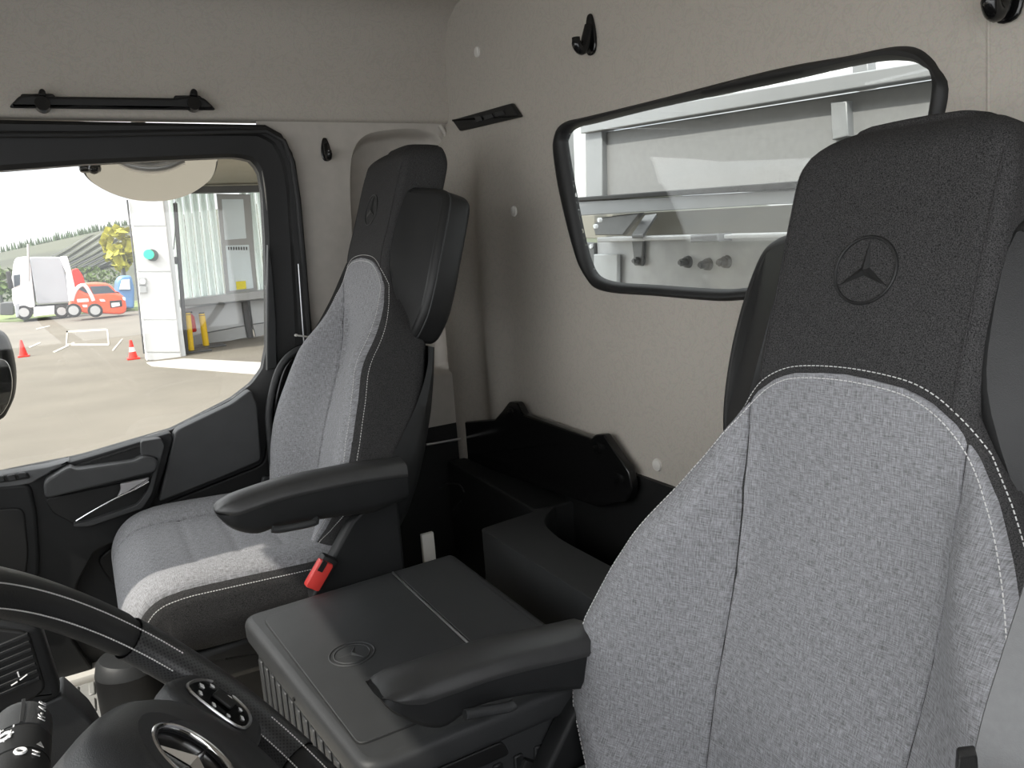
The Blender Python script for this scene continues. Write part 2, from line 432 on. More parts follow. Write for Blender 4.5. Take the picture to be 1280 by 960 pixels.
# ------------------------------------------------------------------ passenger door
door = empty('door_1', (-.1, DOOR, FLOOR), kind='structure')
wi = [(-.72, .235)] + [(p.x, p.z) for p in PX([(0,213),(100,205),(200,200),(290,196),(312,199),(324,212),(329,240),(332,300),(334,380),(334,435),(329,462),(316,480),(290,500),(215,538),(100,572),(0,592)], Y=DOOR)] + [(-.72, -.55)]
wi = [Vector((x, DOOR, z)) for x, z in wi]
wo = [Vector((x, DOOR, z)) for x, z in ((-.80, .331),)] + PX([(330,157),(350,168),(364,192),(371,225),(377,300),(384,400),(388,470)], Y=DOOR)
wo = wo + [Vector((wo[-1].x, DOOR, -.93)), Vector((-.80, DOOR, -.93))]
o_, i_ = star_pair(wo, wi, (0, 2), 150)
mb = MB()
prof = [(0, .03), (0, -.012), (.10, -.020), (.28, -.018), (.34, -.006), (.50, -.004), (.9, -.002), (1.0, .008), (1.0, .04)]
mb.loops([[a.lerp(b, t) + Vector((0, d, 0)) for a, b in zip(o_, i_)] for t, d in prof], cap0=False, cap1=False)
mb.build('door_frame', M['plastic_black'], door, smooth=35)
mb = MB(); mb.tube([p + Vector((0, -.022, 0)) for p in PX([(-60,170),(100,170),(330,165),(352,178),(363,204),(370,250),(377,330),(384,420)], Y=DOOR)], .007, 8)
mb.build('door_seal', M['rubber'], door)
mb = MB(); mb.tube([p + Vector((0, -.03, 0)) for p in PX([(369,330),(374,400),(377,440)], Y=DOOR)], .0016, 6)
mb.build('edge_strip', M['satin'], door, label='thin bright strip on the rear door edge')
# pane
win1 = empty('window_1', (-.1, DOOR, -.1), kind='structure')
mb = MB(); mb.slab([p + Vector((0, .02, 0)) for p in inset(wi, Vector((0, 1, 0)), -.01)], (0, .004, 0), 0)
mb.build('window_glass', M['glass'], win1, smooth=0)
# rear window post of the door, lower half lighter
mb = MB(); mb.slab(PX([(335,306),(341,330),(346,400),(347,460),(334,463),(334,380)], Y=DOOR - .022), (0, .02, 0), .004)
mb.build('window_post', M['plastic_mid'], door)
YP = 1.955
# main lower panel, the triangular rear field, and the dark underside
mb = MB(); mb.slab(rnd([Vector((-.8, YP, -.60))] + PX([(0,597),(60,586),(120,569),(213,541),(217,548),(205,590),(190,632),(168,664),(118,690),(96,730),(90,800)], Y=YP) + [Vector((-.1, YP, -.93)), Vector((-.8, YP, -.93))], .006, 3), (0, .045, 0), .004)
mb.build('door_panel', M['plastic'], door)
mb = MB(); mb.slab(rnd(PX([(219,539),(290,505),(314,487),(322,506),(327,576),(262,603),(198,628),(206,596)], Y=YP - .004), .012, 4), (0, .045, 0), .004)
mb.build('rear_field', M['plastic_door'], door)
mb = MB(); mb.slab(rnd(PX([(200,632),(330,580),(345,470),(384,470),(390,560),(392,660),(380,740),(150,745),(120,700),(165,665)], Y=1.985), .02, 4), (0, .015, 0), .005)
mb.build('lower_field', M['plastic_black'], door)
# sill strip under the glass with the switch plate
mb = MB(); mb.slab(rnd([Vector((-.8, YP - .01, -.58))] + PX([(0,594),(60,584),(88,576),(40,604),(0,612)], Y=YP - .01) + [Vector((-.8, YP - .01, -.63))], .006, 3), (0, .05, 0), .003)
sill = mb.build('sill_strip', M['plastic_sill'], door)
mb = MB(); mb.slab(rnd(PX([(-30,599),(34,591),(38,598),(-30,608)], Y=YP - .016), .004, 3), (0, .01, 0), .002); sp = mb.build('switch_plate', M['plastic_black'], door)
for q in (((-16,598),(4,595),(7,602),(-15,605)), ((8,595),(18,593),(21,600),(11,602)), ((22,592),(32,591),(34,596),(24,599))):
    mb = MB(); mb.slab(rnd(PX(q, Y=YP - .021), .003, 2), (0, .012, 0), .002); mb.build('window_switch', M['plastic_mid'], sp)
# pocket behind the pull bar, the bar, its end bezel
mb = MB(); mb.slab(rnd(PX([(55,624),(150,604),(196,592),(190,618),(176,636),(110,655),(94,656),(66,642)], Y=YP - .004), .012, 4), (0, .01, 0), .003)
mb.build('handle_pocket', M['plastic_black'], door)
mb = MB(); mb.slab(rnd(PX([(88,584),(140,567),(176,556),(190,553),(176,570),(168,578),(94,589)], Y=YP - .004), .008, 4), (0, .01, 0), .003)
mb.build('finger_recess', M['plastic_black'], door)
mb = MB()
def strip(path, rad, flat=1.0):
    mb.tube(smooth_loop(path, 4, closed=False), rad, 10)
mb.slab(rnd(PX([(54,603),(86,584),(95,588),(168,577),(181,570),(198,574),(196,590),(150,601),(56,624)], Y=YP - .045), .012, 5), (0, .045, 0), .005)
mb.build('pull_bar', M['plastic_door'], door)
mb = MB(); mb.slab(rnd(PX([(176,552),(201,548),(206,556),(190,618),(178,636),(112,658),(92,659),(92,655),(110,652),(172,631),(184,614),(197,572),(176,570)], Y=YP - .022), .006, 4), (0, .03, 0), .0018)
mb.build('handle_bezel', M['plastic_door'], door)
mb = MB(); mb.slab(rnd(PX([(150,605),(187,597),(184,605),(150,622),(146,624),(151,612)], Y=YP - .032), .004, 3), (0, .012, 0), .003); lev = mb.build('release_lever', M['lever'], door, label='silver door release lever')
mb = MB(); mb.tube(smooth_loop(PX([(95,651),(120,636),(146,622),(170,611),(186,602)], Y=YP - .036), 4, closed=False), [.0022] * 17, 8); mb.build('chrome_edge', M['chrome'], lev)
# loudspeaker pocket low on the left
mb = MB(); mb.slab(rnd(PX([(-60,612),(38,604),(46,640),(50,700),(44,790),(-60,800)], Y=YP - .012), .02, 5), (0, .02, 0), .008); spk = mb.build('speaker_cover', M['plastic'], door)
mb = MB(); mb.slab(rnd(PX([(-50,640),(30,634),(36,690),(28,760),(-50,770)], Y=YP - .016), .02, 5), (0, .01, 0), .004); mb.build('speaker_grille', M['plastic_black'], spk)
# door sill step and kick strip on the floor
structure(MB().box((.0, 1.965, FLOOR + .012), (1.4, .07, .024), bev=.006).build('trim_7', M['white_plastic']))
mb = MB(); mb.slab(rnd([Vector((-.10, 1.88, FLOOR)), Vector((.02, 1.88, FLOOR)), Vector((.30, 1.88, FLOOR + .18)), Vector((.42, 1.88, FLOOR + .26)), Vector((.42, 1.88, FLOOR))], .02, 4), (0, .05, 0), .01)
structure(mb.build('trim_8', M['plastic']))
# glossy curved lower trim of the door pillar
mb = MB(); mb.slab(smooth_loop(PX([(338,520),(342,485),(352,455),(370,436),(392,430),(408,436),(404,480),(392,540),(385,620),(350,640),(342,590)], Y=1.93), 4), (0, .05, 0), .014)
structure(mb.build('trim_9', M['gloss_black']))
mb = MB(); mb.tube(smooth_loop(PX([(342,600),(339,560),(336,520),(341,487),(351,458),(368,440),(394,431)], Y=1.925), 5, closed=False), .009, 10)
structure(mb.build('trim_10', M['plastic_mid']))

# ------------------------------------------------------------------ fittings on the walls
def screw_cap(px, py, label, k):
    p = at(px, py, X=WR); mb = MB(); mb.cyl(p + Vector((.001, 0, 0)), p + Vector((-.004, 0, 0)), .0135, .012, 24)
    p2 = p + Vector((-.0042, 0, 0)); mb.cyl(p2, p2 + Vector((-.0012, 0, 0)), .0095, .008, 20)
    o = mb.build('screw_cap', M['white_plastic']); tag(o, label, 'screw cap', 'screw caps on the rear wall'); return o
screw_cap(597, 65, 'round white screw cap high on the rear wall above the black air vent', 0)
screw_cap(643, 264, 'round white screw cap mid rear wall beside the passenger headrest', 1)
screw_cap(822, 581, 'round white screw cap low on rear wall right of the black bracket', 2)

def coat_hook(p, nrm, side, label, sc=1.0):
    """hook plate with a curled finger; nrm points into the cab, side is horizontal"""
    nrm = Vector(nrm); side = Vector(side); up = Vector((0, 0, 1)); r = empty('coat_hook', p, label, 'coat hook', 'coat hooks of the cab')
    def q(a, h, d): return p + side * a * sc + up * h * sc + nrm * d * sc
    mb = MB(); out = [(-.010,.044),(.0,.050),(.010,.044),(.019,.012),(.021,-.02),(.012,-.042),(-.012,-.042),(-.021,-.02),(-.019,.012)]
    mb.slab(smooth_loop([q(a, h, 0) for a, h in out], 3), nrm * .008 * sc, .003); mb.build('base_plate', M['gloss_black'], r)
    mb = MB(); mb.tube(smooth_loop([q(0, .022, .006), q(0, .0, .014), q(0, -.026, .024), q(0, -.033, .036), q(0, -.022, .046), q(0, -.006, .048)], 4, closed=False), [.013 * sc] * 12 + [.012 * sc] * 6 + [.010 * sc] * 3, 12)
    mb.build('finger', M['gloss_black'], r)
    return r
coat_hook(at(740, 45, X=WR), (-1, 0, 0), (0, 1, 0), 'black coat hook on the rear wall above the rear window', .82)
coat_hook(at(1263, -14, X=WR), (-1, 0, 0), (0, 1, 0), 'black coat hook cut by the top frame edge above the driver seat', .82)
coat_hook(at(407, 188, Y=DOOR), (0, -1, 0), (1, 0, 0), 'small black coat hook on the pillar beside the passenger window', .62)

# air vent beside the rear window
v = empty('air_vent', at(612, 147, X=WR), 'black slanted air vent with small slots left of the rear window', 'vent')
fr = PX([(569,150),(644,129),(655,146),(579,164)], X=WR - .001)
mb = MB(); mb.slab(rnd(fr, .006, 4), (-.012, 0, 0), .004); mb.build('frame', M['plastic_black'], v)
for q in (((594,147),(602,145),(604,151),(597,153)), ((605,145),(616,142),(618,147),(607,150)), ((619,141),(630,138),(632,143),(621,146))):
    mb = MB(); mb.slab(PX(q, X=WR - .0135), (-.003, 0, 0), .001); mb.build('slat', M['plastic_mid'], v)

# roof grab handle
hY = 1.984
h = empty('grab_handle', at(140, 132, Y=hY), 'long black grab handle on the lining above passenger window', 'grab handle')
mb = MB(); mb.slab(rnd(PX([(10,134),(24,119),(40,117),(62,120),(218,122),(240,119),(256,122),(271,137)], Y=hY - .03), .008, 3), (0, .016, 0), .006); mb.build('grip', M['plastic_black'], h)
mb = MB(); mb.slab(rnd(PX([(26,117),(66,117),(70,121),(24,128)], Y=hY - .02), .004, 3), (0, .02, 0), .003); mb.build('mount', M['plastic_black'], h)
mb = MB(); mb.slab(rnd(PX([(218,119),(250,119),(256,126),(218,123)], Y=hY - .02), .004, 3), (0, .02, 0), .003); mb.build('mount', M['plastic_black'], h)
for px in (53, 243):
    mb = MB(); c = at(px, 129, Y=hY - .036); mb.cyl(c, c + Vector((0, .03, 0)), .0145, .016, 20); c2 = at(px - 2, 119, Y=hY - .03); mb.slab(rnd(PX([(px - 6, 119), (px - 4, 111), (px, 110), (px + 4, 113), (px + 5, 121)], Y=hY - .034), .005, 3), (0, .02, 0), .004)
    mb.build('bolt_cover', M['gloss_black'], h)

# ------------------------------------------------------------------ rear shelf, bracket, pocket
ZS = -.62
sh = empty('rear_shelf', (.85, 1.4, FLOOR), 'low black storage shelf with forward arm under the rear wall', 'shelf')
def zpts(pts, z=ZS): return PX(pts, Z=z)
mb = MB(); mb.slab([Vector((.845, 1.458, ZS)), Vector((.955, 1.458, ZS)), Vector((.955, 1.985, ZS)), Vector((.87, 1.985, ZS))], (0, 0, -.32), .008); box_ = mb.build('side_box', M['plastic'], sh)
mb = MB()
arm = [Vector((.695, .2, ZS)), Vector((.695, 1.44, ZS)), Vector((.842, 1.456, ZS))] + zpts([(695,632),(683,644),(680,655),(699,673),(761,706)])
arm.append(Vector((arm[-1].x - .005, .2, ZS)))
mb.slab(rnd(arm, [.004, .012, .004, .01, .02, .03, .04, .0, .004], 5), (0, 0, -.32), .002); mb.build('front_arm', M['plastic_mid'], sh)
mb = MB(); mb.box((.87, .8, -.80), (.17, 1.3, .03), bev=.004); mb.build('pocket_floor', M['plastic_black'], sh)
mb = MB(); mb.tube(smooth_loop([at(x, y, X=.846) for x, y in ((545,634),(543,622),(548,611),(560,605),(574,606),(580,615))], 4, closed=False), .0025, 8); mb.tube([at(566,638,X=.846), at(576,626,X=.846)], .0022, 8); mb.build('round_latch', M['plastic_mid'], sh)
mb = MB(); c = at(697, 601, Z=ZS); mb.cyl(c, c + Vector((0, 0, .003)), .009, .008, 16); c = at(690, 598, Z=ZS); mb.cyl(c, c + Vector((0, 0, .003)), .006, .006, 14); mb.build('rubber_buffer', M['plastic_mid'], sh)
# black painted steel bracket with ears and bolts
XB = .925
br = empty('bunk_bracket', at(690, 560, X=XB), 'glossy black steel bracket with two bolted ears along rear wall', 'bracket')
mb = MB(); mb.slab(rnd(PX([(568,572),(572,528),(618,524),(627,514),(636,502),(646,503),(654,518),(738,548),(744,543),(754,543),(772,570),(785,588),(790,612),(782,628),(746,634)], X=XB), [.003,.003,.003,.004,.008,.008,.006,.006,.006,.006,.01,.008,.008,.003,.003], 3), (.02, 0, 0), .004)
mb.build('bracket_plate', M['gloss_black'], br)
for px, py in ((639, 515), (747, 560), (772, 599)):
    mb = MB(); c = at(px, py, X=XB); mb.cyl(c, c + Vector((-.004, 0, 0)), .014, .013, 18); mb.tube([c + Vector((-.004, 0, 0)), c + Vector((-.014, 0, 0))], [.0085, .0075], 6); mb.build('bolt', M['gloss_black'], br)
# bright seat rail ends on the floor behind the console
mb = MB(); mb.box((.60, 1.52, -.78), (.03, .012, .30), bev=.003); mb.box((.64, 1.50, -.80), (.07, .02, .02), bev=.003)
tag(mb.build('seat_rail', M['white_plastic']), 'pale metal rail piece on the floor behind the console', 'rail')
mb = MB(); mb.tube([at(533,556,Y=1.985), at(590,546,Y=1.985)], .004, 8)
o = mb.build('shelf_edge', M['satin'], sh, label='bright edge strip along the back of the shelf')

# ================================================================== seats
WT = [(-.80,.225),(-.72,.235),(-.66,.262),(-.60,.300),(-.54,.312),(-.48,.302),(-.40,.272),(-.32,.232),(-.25,.198),(-.20,.170),(-.16,.145),(-.13,.128),(-.05,.124),(.05,.123),(.09,.121),(.115,.117),(.132,.110),(.144,.100),(.151,.088),(.155,.074)]
BT = [(-.76,.200),(-.70,.215),(-.66,.246),(-.60,.290),(-.54,.304),(-.48,.294),(-.40,.264),(-.32,.224),(-.25,.190),(-.20,.163),(-.165,.139),(-.14,.116),(-.122,.090),(-.112,.058),(-.108,.0)]
ST = [(-.80,.112),(-.6,.114),(-.45,.120),(-.3,.126),(-.1,.128)]
def head_d(h): return -.045 * sst(-.08, -.30, h) + .012 * math.exp(-((h + .52) / .14) ** 2)
def front(a, h):
    a = abs(a); w = lerp_tab(WT, h); sa = lerp_tab(ST, h); RE = .018 + .018 * sst(-.14, -.3, h)
    d = head_d(h) - .35 * a * a * sst(-.2, 0, h)
    bs = sst(-.13, -.36, h)
    d += .088 * bs * sst(sa - .02, max(sa + .03, w - .045), a)
    x = a - (w - RE)
    if x > 0: d -= RE * (1 - math.sqrt(max(0, 1 - min(1, x / RE) ** 2)))
    if h > .115: d -= .03 * ((h - .115) / .04) ** 2
    return d
def build_seat(o, m, rec, label, arm, hs_=1.0, ws=1.0, lvl=.35, cz=0.0):
    U = Vector((rec, 0, 1)).normalized(); F = Vector((-1, 0, rec)).normalized(); Yh = Vector((0, m, 0)); o = Vector(o)
    def P(a, h, d=0): return o + Yh * (a * (1 - (1 - ws) * sst(-.14, -.28, h) * (a < 0))) + U * (h if h < .04 else .04 + (h - .04) * hs_) + F * d
    seat = empty('truck_seat', (o.x - .2, o.y, FLOOR), label, 'seat', 'seats of the cab')
    # --- dark upholstered body: headrest column and lower back
    hs = [-.80 + .01 * k for k in range(91)] + [.11, .12, .13, .138, .145, .151, .155]
    mb = MB(); L = []
    for h in hs:
        w = lerp_tab(WT, h); nf = 84
        lv = lvl * rec * sst(-.02, .155, h) / hs_
        def PL(a, h_, d): return P(a, h_ - d * lv, d)
        row = [PL(w * math.sin(math.pi / 2 * (2 * k / nf - 1)), h, front(w * math.sin(math.pi / 2 * (2 * k / nf - 1)), h)) for k in range(nf + 1)]
        back = -.112 + .015 * sst(-.3, -.6, h); e = front(w, h)
        tk = sst(.10, .155, h); back += .012 * tk
        row += [PL(w, h, e * .7 + back * .3), PL(w * .99, h, e * .3 + back * .7), PL(w * .97, h, back + .012), PL(w * .9, h, back), PL(0, h, back - .01), PL(-w * .9, h, back), PL(-w * .97, h, back + .012), PL(-w * .99, h, e * .3 + back * .7), PL(-w, h, e * .7 + back * .3)]
        L.append(row)
    top = L[-1]; c = sum(top, Vector()) / len(top)
    L += [[c + (p - c) * k + U * dz for p in top] for k, dz in ((.96, .003), (.8, .006), (.4, .008))]
    mb.loops(L); mb.build('backrest', M['cloth_dark'], seat, smooth=60)
    # --- light insert and side bolsters
    rows = [-.1085, -.110, -.114, -.119, -.125, -.132, -.14, -.148, -.156, -.165] + [-.175 - .0125 * k for k in range(47)]
    rows = rows[::-1]
    def pd(a, h, edge):
        d = front(a, h) + .0045 - .0056 * math.exp(-(edge / .0016) ** 2)
        if abs(a) < lerp_tab(ST, h):
            for hk in (-.36, -.455, -.545): d -= .0022 * math.exp(-((h - hk) / .006) ** 2)
            d += .004 * math.cos(min(1, abs(a) / .12) * math.pi / 2) * sst(-.12, -.3, h)
        return d
    us = [math.sin(math.pi / 2 * (k / 18 - 1)) for k in range(37)]
    def ins(u, h):
        b = min(lerp_tab(ST, h), lerp_tab(BT, h)); a = u * b
        e = b - abs(a) if b > .0005 else 0
        if h > -.165: e = min(e, max(0, (-.108 - h)) + .5 * (b - abs(a)))
        return P(a, h, pd(a, h, e))
    mb = MB(); mb.grid(ins, us, rows, lambda u, h: (u * min(lerp_tab(ST, h), lerp_tab(BT, h)), h)); mb.build('back_insert', M['cloth'], seat, smooth=70, fix=False)
    rb = [h for h in rows if lerp_tab(BT, h) > lerp_tab(ST, h) + .0005]
    for sg in (1, -1):
        def bol(u, h):
            s0 = lerp_tab(ST, h); b = lerp_tab(BT, h); a = s0 + (b - s0) * u
            return P(sg * a, h, pd(a + 1e-6, h, min(a - s0, b - a)))
        mb = MB(); mb.grid(bol, [.5 - .5 * math.cos(math.pi * k / 28) for k in range(29)], rb, lambda u, h: (sg * (lerp_tab(ST, h) + (lerp_tab(BT, h) - lerp_tab(ST, h)) * u), h)); mb.build('side_bolster', M['cloth'], seat, smooth=70, fix=False)
    # --- twin seam stitching round the light field
    arch = [(b, h) for h, b in BT]; arch = arch + [(-b, h) for b, h in arch[::-1][1:]]
    arch = smooth_loop([Vector((a, h, 0)) for a, h in arch], 6, closed=False)
    for off, lift in ((-.007, .0052), (.0065, .001)):
        mb = MB(); line = resample(inset(arch, Vector((0, 0, 1)), 0), 900, closed=False)
        for k in range(0, 897, 3):
            p, q = line[k], line[k + 2]; t = (q - p).normalized(); nn = Vector((t.y, -t.x, 0))
            if nn.dot(Vector((p.x, (p.y + .5) * .6, 0))) < 0: nn = -nn
            p = p + nn * off; q = q + nn * off
            def lim(v): w = lerp_tab(WT, v.y) - .0015; return max(-w, min(w, v.x))
            A = P(lim(p), p.y, front(lim(p), p.y) + lift); B = P(lim(q), q.y, front(lim(q), q.y) + lift)
            mb.tube([A, B], .00062, 4, cap=False)
        mb.build('stitching', M['thread'], seat, kind='stuff')
    # piped seam on the headrest sides
    for sg in (1, -1):
        mb = MB(); mb.tube([P(sg * .112, h, front(.112, h) + .0005) for h in [-.13 + .01 * k for k in range(26)]], .0011, 6); mb.build('side_seam', M['cloth_dark'], seat)
    # --- embossed ring with three-pointed star
    em = MB()
    em.tube([P(.0345 * math.cos(q), .0345 * math.sin(q), front(.0345 * math.cos(q), .0345 * math.sin(q)) + .0004) for q in [2 * math.pi * k / 48 for k in range(48)]], .0017, 8, closed=True)
    ring = em.build('emblem_ring', M['leather'], seat, label='embossed black ring')
    em = MB(); tips = []
    for k in range(3):
        q = math.pi / 2 + k * 2 * math.pi / 3; tips.append((.0325 * math.cos(q), .0325 * math.sin(q)))
        q2 = q + math.pi / 3; tips.append((.0055 * math.cos(q2), .0055 * math.sin(q2)))
    dd = front(0, 0)
    vs = [em.bm.verts.new(P(a, h, dd + (.0002 if i % 2 == 0 else .0004))) for i, (a, h) in enumerate(tips)]
    vb = [em.bm.verts.new(P(a, h, dd - .006)) for a, h in tips]; vc = em.bm.verts.new(P(0, 0, dd + .0035))
    for i in range(6):
        j = (i + 1) % 6; em.face((vs[i], vs[j], vc)); em.face((vb[i], vb[j], vs[j], vs[i]))
    em.face(vb[::-1]); em.build('emblem_star', M['leather'], ring, smooth=0, label='embossed black three-pointed star')
    # --- leatherette wing pads beside the headrest
    for sg in (1, -1):
        out = [(.112,.044),(.137,.056),(.172,.054),(.196,.036),(.207,-.02),(.212,-.09),(.211,-.16),(.202,-.215),(.180,-.262),(.16,-.25),(.122,-.13),(.112,-.05)]
        out = [(a if a < .12 else .112 + (a - .112) * 1.24, h) for a, h in out]
        pts = smooth_loop([P(sg * a, h, -.014 - .44 * (a - .112) - .018 * (abs(h + .1) / .17) ** 2) for a, h in out], 4)
        mb = MB(); mb.slab(pts, -F * .066, .014, 5); w_ = mb.build('wing_pad', M['leather'], seat, smooth=50)
        mb = MB(); pts2 = smooth_loop([P(sg * a, h, -.0295 - .44 * (a - .112) - .018 * (abs(h + .1) / .17) ** 2) for a, h in out[2:10]], 4, closed=False)
        mb.tube(pts2, .0022, 6); mb.build('piping', M['plastic_mid'], w_)
    # --- hard back shell
    mb = MB(); L = []
    for k in range(30):
        h = -.27 - k * .0186; w = lerp_tab(WT, h) + .004
        de = -.110 + .105 * sst(-.27, -.62, h); bk = -.128 + .022 * sst(-.3, -.6, h)
        L.append([P(s * w, h, d) for s, d in ((1, de), (1, (de + bk) / 2), (.99, bk + .02), (.93, bk), (0, bk - .012), (-.93, bk), (-.99, bk + .02), (-1, (de + bk) / 2), (-1, de))])
    mb.loops(L, closed=False, cap0=False, cap1=False); mb.build('back_shell', M['plastic'], seat, smooth=60)
    # --- cushion: swept over the seat and down its front edge
    zc = o.z - .655 + cz; xr = o.x - .205; xf = o.x - .615; CW = .272; fr = .075
    stn = []
    for k in range(15): stn.append((Vector((xr + (xf + fr - xr) * k / 14, 0, zc + .012 * sst(0, 1, k / 14))), Vector((0, 0, 1))))
    for k in range(1, 12):
        q = math.pi / 2 * k / 11 * 1.03; stn.append((Vector((xf + fr - fr * math.sin(q), 0, zc + .012 - fr + fr * math.cos(q))), Vector((-math.sin(q), 0, math.cos(q)))))
    lp, ln = stn[-1]
    for k in range(1, 6): stn.append((lp + Vector((.004 * k, 0, -.013 * k)), ln))
    acc = [0]
    for (p, n), (q, n2) in zip(stn, stn[1:]): acc.append(acc[-1] + (q - p).length)
    TOT = acc[-1]
    def cw(s): return CW - .012 * sst(TOT * .45, TOT, s) - .012 * sst(TOT * .75, TOT, s) + .0
    def cfront(a, s):
        a = abs(a); w = cw(s); r = .045
        d = .022 * sst(.13, .20, a) * (1 - sst(TOT * .55, TOT * .85, s))
        x = a - (w - r)
        if x > 0: d -= r * (1 - math.sqrt(max(0, 1 - min(1, x / r) ** 2)))
        return d
    def Q(a, s, d=0):
        i = 0
        while i < len(acc) - 2 and acc[i + 1] < s: i += 1
        f = max(0, min(1, (s - acc[i]) / (acc[i + 1] - acc[i])))
        p = stn[i][0].lerp(stn[i + 1][0], f); n = stn[i][1].lerp(stn[i + 1][1], f).normalized()
        return Vector((p.x, o.y + m * a, p.z)) + n * d
    mb = MB(); L = []
    for s in acc:
        w = cw(s); nf = 72; row = []
        for k in range(nf + 1):
            a = w * math.sin(math.pi / 2 * (2 * k / nf - 1)); row.append(Q(a, s, cfront(a, s)))
        dn = .095 - .045 * sst(TOT * .55, TOT * .8, s)
        e = cfront(w, s)
        row += [Q(w, s, e - .3 * dn), Q(w * .99, s, e - .7 * dn), Q(w * .93, s, e - dn), Q(0, s, e - dn), Q(-w * .93, s, e - dn), Q(-w * .99, s, e - .7 * dn), Q(-w, s, e - .3 * dn)]
        L.append(row)
    mb.loops(L); mb.build('seat_cushion', M['cloth_dark'], seat, smooth=60)
    SI = .150
    def cd(a, s, e):
        d = cfront(a, s) + .0045 - .0056 * math.exp(-(e / .0018) ** 2)
        if abs(a) < SI:
            for sk in (.10, .185, .27): d -= .0030 * math.exp(-((s - sk) / .006) ** 2)
        return d
    ss = [TOT * k / 70 for k in range(71)]
    mb = MB(); mb.grid(lambda u, s: Q(u * SI, s, cd(u * SI, s, min(SI - abs(u * SI), 1 if s < .3 else 1))), us, ss, lambda u, s: (u * SI, s)); mb.build('cushion_insert', M['cloth'], seat, smooth=70, fix=False)
    def CB(s): return cw(s) - .010
    for sg in (1, -1):
        mb = MB(); mb.grid(lambda u, s: Q(sg * (SI + (CB(s) - SI) * u), s, cd(SI + 1e-5 + (CB(s) - SI) * u, s, min(u, 1 - u) * (CB(s) - SI))), [.5 - .5 * math.cos(math.pi * k / 24) for k in range(25)], ss, lambda u, s: (sg * (SI + (CB(s) - SI) * u), s))
        mb.build('cushion_bolster', M['cloth'], seat, smooth=70, fix=False)
        mb = MB(); line = resample([Q(sg * (cw(s) - .003), s, cfront(cw(s) - .003, s) + .001) for s in ss], 300, closed=False)
        for k in range(0, 297, 3): mb.tube([line[k], line[k + 2]], .0009, 4, cap=False)
        mb.build('stitching', M['thread'], seat, kind='stuff')
    # --- black seat base down to the floor
    mb = MB(); zb = zc - .095
    mb.slab(rnd([Vector((xf + .04, o.y - .25, zb - .02)), Vector((xr + .03, o.y - .25, zb + .0)), Vector((xr + .03, o.y - .25, zb - .10)), Vector((xf + .08, o.y - .25, zb - .09))], .02, 4), (0, .50, 0), .015)
    mb.build('seat_pan', M['plastic_black'], seat)
    mb = MB(); b0 = zb - .08; ht = b0 - FLOOR
    mb.loops([[Vector((x, y, z)) for x, y in ((xf + .12 + i, o.y - .20 + i), (xr - .02 - i, o.y - .20 + i), (xr - .02 - i, o.y + .20 - i), (xf + .12 + i, o.y + .20 - i))] for i, z in ((0, FLOOR), (0, FLOOR + .02), (.03, FLOOR + .04), (.03, b0))])
    mb.build('pedestal', M['plastic_black'], seat)
    # --- side cover with the buckle
    ya = o.y + m * .272
    sc_ = [(xr - .10, zc - .045), (xr - .005, zc + .085), (xr + .02, zc + .102), (xr + .075, zc + .118), (xr + .09, zc + .105), (xr + .09, zc - .10), (xr - .08, zc - .10)]
    mb = MB(); mb.slab(rnd([Vector((x, ya, z)) for x, z in sc_], .012, 4), (0, m * .035, 0), .006); mb.build('side_cover', M['plastic'], seat)
    bc = Vector((xr - .075, ya + m * .042, zc - .012 - cz)); rot = Matrix.Rotation(R_(-52), 3, 'Y')
    mb = MB(); mb.box(bc, (.062, .026, .034), rot, bev=.005); bk_ = mb.build('buckle', M['plastic_black'], seat)
    mb = MB(); mb.box(bc + rot @ Vector((-.006, m * .008, .006)), (.056, .020, .030), rot, bev=.005); mb.build('buckle_button', M['red_plastic'], bk_, label='red buckle button')
    mb = MB(); mb.box(bc + rot @ Vector((.012, m * .018, .012)), (.020, .004, .010), rot); mb.build('buckle_slot', M['plastic_black'], bk_)
    # --- folding armrest on the inner side: side profile swept across its width
    arm(seat, P, m, o)
    return seat

